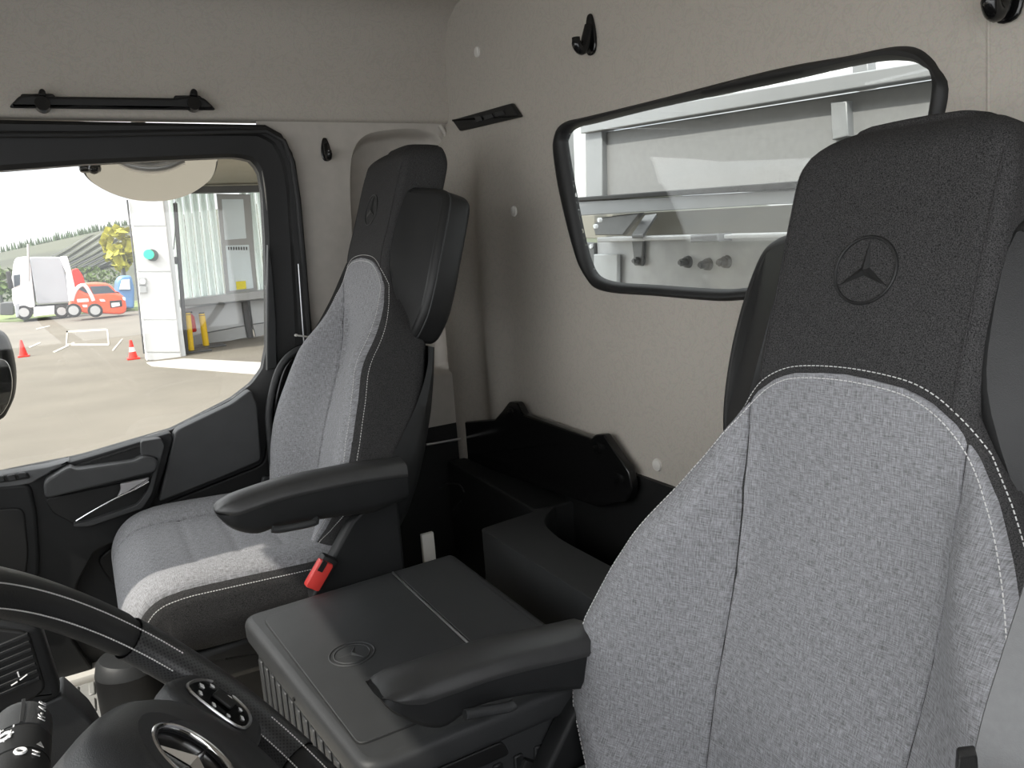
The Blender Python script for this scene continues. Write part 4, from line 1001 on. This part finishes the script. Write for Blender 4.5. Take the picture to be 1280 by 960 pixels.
# --- washing hall: white corner column, recess wall with translucent sheets, window, plinth
YC = 18.6
hall = empty('wash_hall', (2.2, YC, GZ), 'white hall front with translucent wall and open bay behind a column', 'building')
def colx(y): return 160 + (y - 254) * .113            # left edge of the column as it leans in the lens
colp = [(156,180),(163,254),(172,330),(184,452),(228,452),(217,360),(205,254),(199,180)]
quad('column_face', colp, YC, .5, M['white_panel'], hall)
mb = MB(); mb.slab(PX([(199,180),(205,254),(217,360),(228,452),(231,452),(233,449),(222,360),(210,254),(203,180)], Y=YC + .01), (0, 2.2, 0), 0); mb.build('column_side', M['grey_panel'], hall, smooth=0)
for y0, y1 in ((181, 283), (284, 340), (341, 400), (401, 441), (442, 451)):
    f = lambda x, y: (x + (y - 254) * (.113 if x < 180 else .115), y)
    quad('cladding_panel', [f(161.5, y0), f(204, y0), f(204, y1 - 1), f(161.5, y1 - 1)], YC - .03, .03, M['white_panel'], hall, .005)
mb = MB(); mb.tube(PX([(159,250),(168,330),(180,442)], Y=YC - .05), .018, 6); mb.build('downpipe', M['dark_metal'], hall)
mb = MB(); mb.tube(PX([(219,254),(226,350),(234,449)], Y=YC + .3), .045, 6); mb.build('gate_rail', M['dark_metal'], hall)
YB = 21.0
quad('recess_wall', [(222,374),(345,362),(345,402),(243,436)], YB + .12, .15, M['grey_panel'], hall)
n_s = 12
for k in range(n_s):
    if 6 <= k <= 8: continue
    x0t, x1t = 207 + 10.2 * k, 207 + 10.2 * (k + 1) - .9
    x0b, x1b = 221 + 10.2 * k, 221 + 10.2 * (k + 1) - .9
    mb = MB(); mb.slab(PX([(x0t, 241 - .1 * k), (x1t, 241 - .1 * k), (x1b, 374 - 1.0 * k), (x0b, 375 - 1.0 * k)], Y=YB), (0, .01, 0), 0); mb.build('wall_sheet', M['poly'], hall, smooth=0)
    mb = MB(); mb.tube(PX([(x0t + 5, 241), (x0b + 5, 374 - k)], Y=YB), .05, 6); mb.build('sheet_rib', M['poly'], hall)
quad('window_frame', [(271,242),(313,243),(322,366),(283,370)], YB - .08, .14, M['grey_frame'], hall, .02)
M['win_white'] = plain('frosted hall window', (.66, .74, .76), .15, var=.05, vscale=1)
quad('pane', [(277,249),(304,249),(308,298),(281,300)], YB - .10, .05, M['win_white'], hall)
quad('pane', [(282,307),(311,306),(317,360),(287,364)], YB - .10, .05, M['win_white'], hall)
mb = MB(); L_ = [(285 + 3.2 * k, 310.5) for k in range(8)]
for x, y in L_: mb.slab(PX([(x, y - 2), (x + 1.6, y - 2), (x + 1.8, y + 2), (x + .2, y + 2)], Y=YB - .12), (0, .02, 0), 0)
mb.build('blind_edge', M['dark_metal'], hall, kind='stuff')
quad('sticker', [(295,352),(307,351),(308,361),(296,362)], YB - .13, .02, M['sticker'], hall, label='yellow square sticker on the lower pane')
quad('wall_ledge', [(223,375),(345,361),(345,372),(224,384)], YB - .55, .6, M['grey_frame'], hall, .03)
for (a, b, c, d) in (((227,386),(302,377),(309,406),(235,420)), ((312,376),(345,373),(345,401),(316,405))):
    quad('lower_panel', [a, b, c, d], YB - .02, .08, M['grey_panel'], hall, .01)
for (a, b, c, d) in (((236,421),(309,407),(312,421),(243,435)), ((316,406),(345,402),(345,414),(320,421))):
    quad('plinth_panel', [a, b, c, d], YB - .08, .15, M['grey_frame'], hall, .01)
mb = MB(); mb.tube(PX([(306,377),(309,400),(313,422)], Y=YB - .1), .09, 8); mb.build('wall_post', M['dark_metal'], hall)
quad('wall_switch', [(217,321),(223,321),(224,330),(218,330)], YB - .05, .06, M['dark_metal'], hall)
mb = MB(); mb.tube(PX([(219,252),(219,290),(217,312)], Y=YB - .3), .012, 6); mb.build('pull_cord', M['dark_metal'], hall)
# soffit of the roof over the bay and its dark beam
mb = MB(); sz = at(300, 231, Y=YB - .6).z
mb.box(Vector((7.2, 17.9, sz + .16)), (10.0, 6.4, .25)); mb.build('soffit', M['soffit'], hall, smooth=0)
quad('roof_beam', [(240,233),(345,231),(345,239),(241,241)], YB - .6, .3, M['dark_metal'], hall)
mb = MB(); mb.slab([g_pt(183, 454), g_pt(231, 449), g_pt(345, 455), g_pt(345, 470), g_pt(190, 458)], (0, 0, .02), 0); structure(mb.build('trim_11', M['concrete'], smooth=0))  # sunlit strip of yard, its light put into a paler colour
# signal lamp and switch box on the column
lm = empty('signal_lamp', at(188, 318, Y=YC - .2), 'green round signal lamp on the white column', 'lamp')
c = at(186, 318, Y=YC - .24); mb = MB(); mb.cyl(c, c + Vector((0, .12, 0)), .105, .10, 20); mb.build('lens', M['green_lamp'], lm, label='green lens')
mb = MB(); c = at(190, 319, Y=YC - .12); mb.cyl(c + Vector((0, -.03, 0)), c + Vector((0, .1, 0)), .13, .12, 20); mb.build('housing', M['dark_metal'], lm)
mb = MB(); mb.tube(PX([(190,319),(194,326)], Y=YC - .06), .03, 8); mb.build('arm', M['dark_metal'], lm)
bx = empty('switch_box', at(178, 356, Y=YC - .08), 'small grey control box low on the white column', 'box')
quad('box_top', [(173,347),(182,347),(183,356),(174,356)], YC - .11, .08, M['grey_frame'], bx, .01)
quad('box_bottom', [(174,358),(183,358),(184,366),(175,366)], YC - .11, .08, M['grey_frame'], bx, .01)
mb = MB(); c = at(178.5, 352, Y=YC - .12); mb.cyl(c, c + Vector((0, .02, 0)), .06, .06, 16); mb.build('dial', M['white_panel'], bx)
# bollards, extinguisher
def bollard(pxb, pyb, pyt, pxt, label):
    b = g_pt(pxb, pyb); t = at(pxt, pyt, Y=b.y); r = empty('bollard', b, label, 'bollard', 'yellow bollards by the hall')
    mb = MB(); mb.box(b + Vector((0, 0, .02)), (.85, .6, .04), bev=.01); mb.build('base_plate', M['dark_metal'], r)
    mb = MB(); mb.cyl(b + Vector((0, 0, .04)), t, .075, .075, 14, bev=.01); mb.build('post', M['yellow'], r)
    mb = MB(); mb.cyl(t + Vector((0, 0, -.05)), t + Vector((0, 0, .03)), .078, .06, 14); mb.build('cap', M['dark_metal'], r)
bollard(239, 440, 391, 234, 'yellow bollard on black foot standing before the fire extinguisher')
bollard(258, 434, 392, 252, 'yellow bollard standing alone right of the fire extinguisher')
fx = empty('fire_extinguisher', at(239, 415, Y=YB - .2), 'red fire extinguisher hung on wall behind the left yellow bollard', 'extinguisher')
t0, t1 = at(237, 392, Y=YB - .25), at(241, 415, Y=YB - .25)
mb = MB(); mb.tube([t1, t1 + (t0 - t1) * .05, t1 + (t0 - t1) * .8, t1 + (t0 - t1) * .9, t0], [.08, .1, .1, .07, .03], 16); mb.build('bottle', M['red'], fx)
mb = MB(); mb.tube(smooth_loop(PX([(236,390),(231,393),(230,402),(233,411)], Y=YB - .3), 4, closed=False), .025, 6); mb.build('hose', M['tyre'], fx)
mb = MB(); mb.slab(PX([(233,391),(240,389),(241,391),(234,393)], Y=YB - .35), (0, .06, 0), .005); mb.build('handle', M['tyre'], fx)
# traffic cones
def cone(px, pyb, pyt, label):
    b = g_pt(px, pyb); h = (at(px, pyt, Y=b.y) - b).length; r = empty('traffic_cone', b, label, 'cone', 'cones on the yard')
    mb = MB(); mb.box(b + Vector((0, 0, .02)), (h * .60, h * .60, .04), bev=.01); mb.build('base', M['red'], r)
    for z0, z1, mt_, nm in ((.04, .40, 'red', 'cone_body'), (.40, .64, 'white_panel', 'white_band'), (.64, 1.0, 'red', 'cone_tip')):
        mb = MB(); mb.cyl(b + Vector((0, 0, z0 * h if z0 > .05 else .04)), b + Vector((0, 0, z1 * h)), h * (.23 - .17 * z0), h * (.23 - .17 * z1), 16); mb.build(nm, M[mt_] if not (label.startswith('red traffic cone at') and mt_ == 'white_panel') else M['red'], r)
cone(30, 446, 425, 'red traffic cone at the left on the open yard')
cone(167, 449, 425, 'red and white traffic cone beside the foot of white column')

# --- lorry tractor far left
TY = 40.2
ly = empty('lorry', at(55, 398, Z=GZ), 'white lorry tractor parked across the yard beside the red car', 'lorry')
def lp_(L, Y=TY): return PX(L, Y=Y)
mb = MB(); mb.slab(rnd(lp_([(16,378),(14,352),(17,328),(20,322),(36,320),(38,330),(44,384),(20,388)]), .12, 3), (0, 2.4, 0), .06); mb.build('cab', M['white_paint'], ly)
mb = MB(); mb.slab(rnd(lp_([(36,321),(76,321),(83,350),(88,378),(46,380),(38,330)], TY + .02), .12, 3), (0, 2.3, 0), .05); mb.build('sleeper_side', M['lorry_grey'], ly)
mb = MB(); mb.slab(rnd(lp_([(74,321),(84,320),(88,334),(94,360),(92,378),(86,378),(82,340)], TY), .06, 3), (0, .3, 0), .03); mb.build('side_deflector', M['white_paint'], ly)
quad('side_window', [(17,344),(25,343),(25,356),(18,359)], TY - .04, .05, M['car_glass'], ly, .01)
quad('bumper', [(18,380),(24,379),(24,396),(20,397)], TY - .05, 2.3, M['lorry_grey'], ly, .03)
quad('tank', [(42,384),(68,382),(68,393),(42,396)], TY - .04, .6, M['white_paint'], ly, .03)
quad('roof_visor', [(16,334),(19,324),(34,324),(35,337),(17,340)], TY - .03, 2.3, M['white_paint'], ly, .03)
mb = MB(); c = at(12, 350, Y=TY - .2); mb.box(c, (.18, .25, .75), bev=.04); mb.build('side_mirror', M['tyre'], ly)
quad('chassis', [(22,384),(92,380),(92,388),(24,394)], TY + .2, 1.8, M['dark_metal'], ly)
for px in (30, 77):
    c = at(px, 389 if px > 60 else 390.5, Y=TY); mb = MB(); r = .33 if px < 60 else .30
    mb.cyl(c + Vector((0, -.02, 0)), c + Vector((0, .30, 0)), r, r, 24, bev=.04); w_ = mb.build('wheel', M['tyre'], ly)
    mb = MB(); mb.cyl(c + Vector((0, -.05, 0)), c + Vector((0, .02, 0)), r * .6, r * .64, 18); mb.build('wheel_rim', M['wheel_rim'], w_)
mb = MB(); mb.tube(PX([(36,352),(36,340),(35,305)], Y=TY - .6), .05, 6); tag(mb.build('lamp_post', M['grey_frame']), 'slim grey lamp post rising behind the white lorry roof', 'post')
mb = MB(); mb.slab(rnd(PX([(0,379),(17,378),(17,394),(0,394)], Y=TY + 3), .05, 2), (0, 1.5, 0), .03); o = mb.build('trailer', M['dark_metal']); tag(o, 'dark flat trailer end in front of the lorry at left edge', 'trailer')
mb = MB(); mb.slab(rnd(PX([(89,337),(97,335),(104,345),(107,356),(98,365),(92,362)], Y=TY + 5), .1, 3), (0, 2, 0), .05); o = mb.build('red_cab', M['red']); tag(o, 'dull red lorry cab half hidden behind the white lorry', 'lorry')

# --- small red car
CY = 37.0
cr_e = empty('car', at(125, 394, Z=GZ), 'small orange red car parked in front of the white lorry', 'car')
def cp(L, Y=CY): return PX(L, Y=Y)
mb = MB(); mb.slab(smooth_loop(cp([(87,389),(86,378),(90,368),(96,361),(110,367),(118,366),(140,365),(153,369),(157,376),(158,388),(150,393),(125,392),(118,394),(100,390)]), 3), (0, 1.4, 0), .10, 4); cbd = mb.build('car_body', M['orange_red'], cr_e, smooth=60)
mb = MB(); mb.slab(smooth_loop(cp([(91,372),(95,361),(102,355),(118,353),(136,355),(145,364),(150,368),(118,368),(112,371)], CY + .12), 3), (0, 1.2, 0), .10, 4); rf = mb.build('roof', M['orange_red'], cr_e, smooth=60)
quad('side_window', [(95,368),(98,360),(103,358),(109,363),(111,368)], CY + .06, .05, M['car_glass'], cr_e, .01)
quad('windscreen', [(112,358),(135,357),(145,366),(117,368)], CY + .0, .05, M['car_glass'], cr_e, .01)
mb = MB(); mb.tube(smooth_loop(cp([(90,376),(93,366),(99,358),(106,357),(113,367),(117,376)], CY - .03), 4, closed=False), .07, 8); mb.build('pillar_trim', M['white_paint'], cr_e, label='pale curved body frame')
quad('side_print', [(96,374),(110,373),(111,377),(97,378)], CY - .03, .03, M['print'], cr_e); quad('side_print', [(103,381),(109,381),(109,384),(104,384)], CY - .03, .03, M['print'], cr_e)
quad('grille', [(137,376),(152,375),(153,383),(138,385)], CY - .04, .05, M['tyre'], cr_e, .02); quad('number_plate', [(139,379),(149,378),(150,382),(140,384)], CY - .06, .03, M['print'], cr_e)
for q in ([(124,374),(130,374),(132,377),(126,377)], [(153,371),(157,372),(157,376),(154,375)]): quad('headlamp', q, CY - .05, .05, M['win_white'], cr_e, .01)
for px, py in ((92, 388), (119, 388)):
    c = at(px, py, Y=CY - .02); mb = MB(); mb.cyl(c + Vector((0, -.02, 0)), c + Vector((0, .2, 0)), .29, .29, 22, bev=.03); w_ = mb.build('wheel', M['tyre'], cr_e)
    mb = MB(); mb.cyl(c + Vector((0, -.05, 0)), c + Vector((0, .02, 0)), .19, .20, 16); mb.build('wheel_rim', M['wheel_rim'], w_)
mb = MB(); mb.slab(rnd(PX([(147,352),(152,345),(164,344),(168,360),(168,386),(150,384),(146,366)], Y=CY + 4), .15, 3), (0, 3, 0), .08); o = mb.build('van_body', M['blue'])
vn = empty('blue_van', at(158, 392, Z=GZ), 'blue vehicle half hidden behind the white column', 'van'); o.parent = vn; o.matrix_parent_inverse = Matrix.Translation(-vn.location)
quad('windscreen', [(149,362),(152,350),(162,349),(163,362)], CY + 3.9, .1, M['win_white'], vn, .02)

# --- verge, hillside, window reflection rows, trees
mb = MB(); mb.slab([g_pt(-60, 405), g_pt(30, 402), g_pt(90, 393), g_pt(175, 388), Vector((5, 52, GZ)), Vector((-18, 52, GZ))], (0, 0, .05), 0); structure(mb.build('verge', M['grass'], smooth=0))
hb = MB(); xs = [-90 + 6 * k for k in range(37)]; L = []
HY = 260.0
HT = [(53, .0), (90, .10), (150, .42), (210, .76), (HY, 1.0)]
def hillz(x, t): return GZ - 1.0 + (at(0, 334, Y=HY).z + .135 * (x + 52) * (1 if x > -60 else .2) + 1.0 * math.sin(x * .05) - GZ + 1) * t
for Yh, t in HT + [(300, 1.02)]: L.append([Vector((x, Yh, hillz(x, t))) for x in xs])
hb.loops(L, closed=False, cap0=False, cap1=False); structure(hb.build('hillside', M['far_grass'], smooth=80))
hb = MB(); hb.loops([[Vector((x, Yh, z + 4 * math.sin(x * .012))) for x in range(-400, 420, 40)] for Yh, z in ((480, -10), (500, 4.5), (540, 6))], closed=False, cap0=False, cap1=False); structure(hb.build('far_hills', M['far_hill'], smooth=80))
streaks = empty('reflection_rows', (0, 150, hillz(0, .42)), 'slanting pale rows on the hillside standing in for window reflections', 'solar panels')  # striped reflection in the window glass, built as pale bands on the hill
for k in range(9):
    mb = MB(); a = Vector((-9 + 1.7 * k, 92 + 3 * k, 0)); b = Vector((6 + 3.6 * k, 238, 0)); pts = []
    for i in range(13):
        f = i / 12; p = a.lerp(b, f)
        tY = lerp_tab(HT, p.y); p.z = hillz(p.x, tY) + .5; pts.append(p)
    band('reflection_row', pts, Vector((1, 0, .55)), .95, M['reflection'], streaks, .08)
def conifer(b, h, mat, label, grp):
    r = empty('conifer', b, label, 'tree', grp)
    mb = MB(); mb.cyl(b, b + Vector((0, 0, h * .25)), h * .03, h * .025, 6); mb.build('trunk', M['dark_metal'], r)
    mb = MB(); n = 12
    for i in range(5):
        z0 = .10 + .17 * i; mb.tube([b + Vector((0, 0, h * z0)), b + Vector((0, 0, h * min(1, z0 + .30)))], [h * (.22 - .038 * i) * random.uniform(.9, 1.1), .01], 9)
    mb.build('crown', mat, r, smooth=0)
for k in range(140):
    x = -53 + .50 * k + random.uniform(-.1, .1); Yt = HY - 1 + 2.2 * (k % 4)
    conifer(Vector((x, Yt, hillz(x, 1.0) - .4)), random.uniform(1.9, 3.0), M['leaf_dark'], 'dark conifer in the row of trees along the hill crest', 'conifers on the hill crest')
def leafy(b, h, w, mat, label, grp=None, name='tree'):
    r = empty(name, b, label, 'tree' if name == 'tree' else 'shrub', grp); mb = MB(); mb.cyl(b, b + Vector((0, 0, h * .5)), h * .04, h * .03, 7); mb.build('trunk', M['dark_metal'], r)
    mb = MB()
    for i in range(150):
        d = Vector((random.gauss(0, 1), random.gauss(0, 1), random.gauss(0, 1))).normalized() * random.uniform(.55, 1)
        p = b + Vector((d.x * w / 2, d.y * w / 2, h * .58 + d.z * h * .42)); s_ = h * random.uniform(.04, .09)
        rot = Matrix.Rotation(random.uniform(0, 6.3), 3, Vector((random.random(), random.random(), random.random() + .1)).normalized())
        vs = [mb.bm.verts.new(p + rot @ Vector(q) * s_) for q in ((-1, -.6, 0), (1, -.6, .2), (1.2, .5, -.2), (0, 1.1, .3), (-1.1, .5, 0))]; mb.face(vs)
    mb.build('foliage', mat, r, smooth=0, fix=False, kind='stuff')
leafy(at(156, 352, Y=48) , 3.2, 1.6, M['leaf_yellow'], 'yellow flowering tree left of the white column')
for px, hh, ww, nm in ((4, 2.3, 2.6, 'green bush at the left edge behind the lorry'), (-22, 2.6, 2.5, 'green bush just beyond the left frame edge'), (112, 1.4, 2.4, 'low green bush above the red car roof'), (132, 1.3, 2.2, 'low green bush behind the red car bonnet')):
    leafy(at(px, 385 if px < 20 else 362, Y=50.5 + (3.4 if px in (-22, 132) else 0)), hh, ww, M['leaf_green'], nm, None, 'shrub')

# --- mirrors of the cab outside the window
km = empty('kerb_mirror', at(188, 205, Y=2.30), 'wide drooping kerb mirror hanging outside above the passenger window', 'mirror')
ml = smooth_loop(PX([(101,196),(102,212),(106,222),(118,233),(140,244),(165,251),(190,253),(215,251),(240,243),(260,230),(270,218),(274,202),(274,180),(101,180)], Y=2.30), 4)
cK = sum(ml, Vector()) / len(ml)
nK = Vector((0, -.5, -.866))
def onK(p):                                   # the glass leans steeply and looks down at the kerb
    d = p.normalized(); return d * (cK.dot(nK) / d.dot(nK))
ml = [onK(p) for p in ml]
mb = MB(); mb.slab(ml, -nK * .05, .012, 3); mb.build('mirror_shell', M['plastic_black'], km, smooth=50)
mb = MB(); mb.slab(inset(ml, nK, .008), nK * .002, 0); mb.build('mirror_glass', M['mirror'], km, smooth=0)
mb = MB(); mb.tube([cK + Vector((0, .02, .03)), cK + Vector((0, .04, .30)), Vector((cK.x, 2.17, .65))], .018, 10); mb.build('arm', M['plastic_black'], km)
mb = MB(); mb.tube(smooth_loop(PX([(150,200),(165,207),(188,210),(210,207),(228,199)], Y=2.24), 5, closed=False), .014, 10); mb.build('bracket', M['satin'], km, label='silver curved bracket')
mb = MB(); mb.box(at(112, 207, Y=2.25), (.05, .03, .035), bev=.008); mb.ball(at(117, 211, Y=2.235), .014, (1, 1, 1), 2); mb.build('swivel', M['gloss_black'], km)
mm_ = empty('side_mirror', at(0, 470, Y=2.32), 'dark side mirror cut by the left frame edge above door sill', 'mirror')
ml = smooth_loop(PX([(-60,415),(-20,412),(2,418),(12,436),(18,466),(17,495),(10,514),(0,526),(-30,534),(-60,530)], Y=2.32), 4)
mb = MB(); mb.slab(ml, (0, .10, 0), .02); mb.build('mirror_shell', M['plastic_black'], mm_)
ml2 = smooth_loop(PX([(-56,452),(-20,450),(6,450),(15,470),(14,494),(7,511),(-3,521),(-30,529),(-56,526)], Y=2.318), 4)
mb = MB(); mb.slab(ml2, (0, .01, 0), .002); mb.build('mirror_glass', M['mirror'], mm_, smooth=50)

# ================================================================== behind the rear window: front wall of the lorry's platform body
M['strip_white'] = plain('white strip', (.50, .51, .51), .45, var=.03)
M['alu'] = plain('brushed grey aluminium', (.25, .255, .26), .4, metal=.2, var=.05, vscale=8)
M['alu_panel'] = plain('pale grey body panel', (.20, .20, .20), .55, var=.05, vscale=60, bump=.3, bscale=120)
M['galv'] = plain('galvanised sheet', (.46, .46, .46), .35, metal=.15, var=.12, vscale=14)
M['steel'] = plain('dark steel', g(.16), .4, metal=.5)
BX = 1.50
body_ = empty('platform_body', (BX + .2, 1.0, GZ), 'grey aluminium front wall of the platform body behind the rear window', 'lorry body')
def rq(name, L, X, th, mat, parent=body_, bev=.003, label=None):
    mb = MB(); mb.slab(PX(L, X=X), (th, 0, 0), bev); return mb.build(name, mat, parent, smooth=30, label=label)
rq('body_panel', [(752,166),(1240,88),(1240,232),(750,245)], BX + .02, .02, M['alu_panel'])
rq('side_post', [(731,163),(752,160),(753,246),(733,248)], BX, .05, M['alu'])
rq('white_strip', [(716,150),(731,146),(733,250),(719,252)], BX + .03, .03, M['strip_white'])
rq('dark_gap', [(690,140),(716,140),(719,262),(690,262)], BX + .10, .02, M['steel'])
rq('upper_rail', [(724,150),(1060,92),(1260,60),(1260,80),(1060,112),(726,167)], BX - .02, .05, M['alu'])
rq('sky_panel', [(880,80),(1300,-10),(1300,64),(880,122)], BX + .10, .02, M['white_paint'])
rq('top_post', [(1064,75),(1084,70),(1086,110),(1066,114)], BX + .04, .03, M['alu'])
rq('middle_post', [(1038,128),(1058,126),(1060,170),(1040,175)], BX, .04, M['alu'])
rq('rubber_lip', [(718,247),(960,229),(1240,208),(1240,216),(960,238),(718,252)], BX - .03, .05, M['rubber'])
rq('lower_rail', [(718,252),(960,239),(1240,224),(1240,246),(960,256),(722,270)], BX - .02, .06, M['alu'])
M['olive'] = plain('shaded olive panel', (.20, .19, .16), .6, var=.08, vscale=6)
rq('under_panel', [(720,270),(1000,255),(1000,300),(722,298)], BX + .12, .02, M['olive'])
rq('galvanised_sheet', [(746,300),(1000,292),(1000,420),(748,420)], BX - .04, .02, M['galv'])
rq('sheet_lip', [(746,297),(1000,291),(1000,296),(746,303)], BX - .09, .07, M['galv'])
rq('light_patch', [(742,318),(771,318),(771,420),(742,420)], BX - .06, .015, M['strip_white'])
rq('end_bracket', [(733,303),(742,304),(744,340),(738,338)], BX - .05, .02, M['steel'])
rq('corner_plate', [(741,282),(750,272),(800,266),(778,294),(744,294)], BX + .02, .02, M['steel'])
rq('strap_plate', [(789,297),(804,297),(802,332),(793,332)], BX - .055, .010, M['steel'])
mb = MB(); mb.slab([at(790, 298, X=BX - .105), at(804, 298, X=BX - .105), at(821, 272, X=BX + .09), at(806, 274, X=BX + .09)], (.0, 0, .012), .002); mb.build('brace', M['steel'], body_)
rq('hinge_block', [(862,294),(897,292),(898,302),(862,303)], BX - .11, .05, M['steel'], bev=.006)
for px, py in ((795, 326), (853, 328), (878, 331), (901, 328)):
    c = at(px, py, X=BX - .062); mb = MB(); mb.cyl(c + Vector((.02, 0, 0)), c + Vector((-.005, 0, 0)), .011, .011, 6); mb.cyl(c + Vector((-.004, 0, 0)), c + Vector((-.012, 0, 0)), .006, .006, 12); mb.cyl(c + Vector((.022, 0, 0)), c + Vector((.012, 0, 0)), .017, .015, 18); mb.build('bolt', M['steel'], body_)
for px, py in ((743, 283), (748, 275), (738, 308)):
    c = at(px, py, X=BX - .055); mb = MB(); mb.cyl(c, c + Vector((.01, 0, 0)), .007, .007, 10); mb.build('rivet', M['white_paint'], body_)
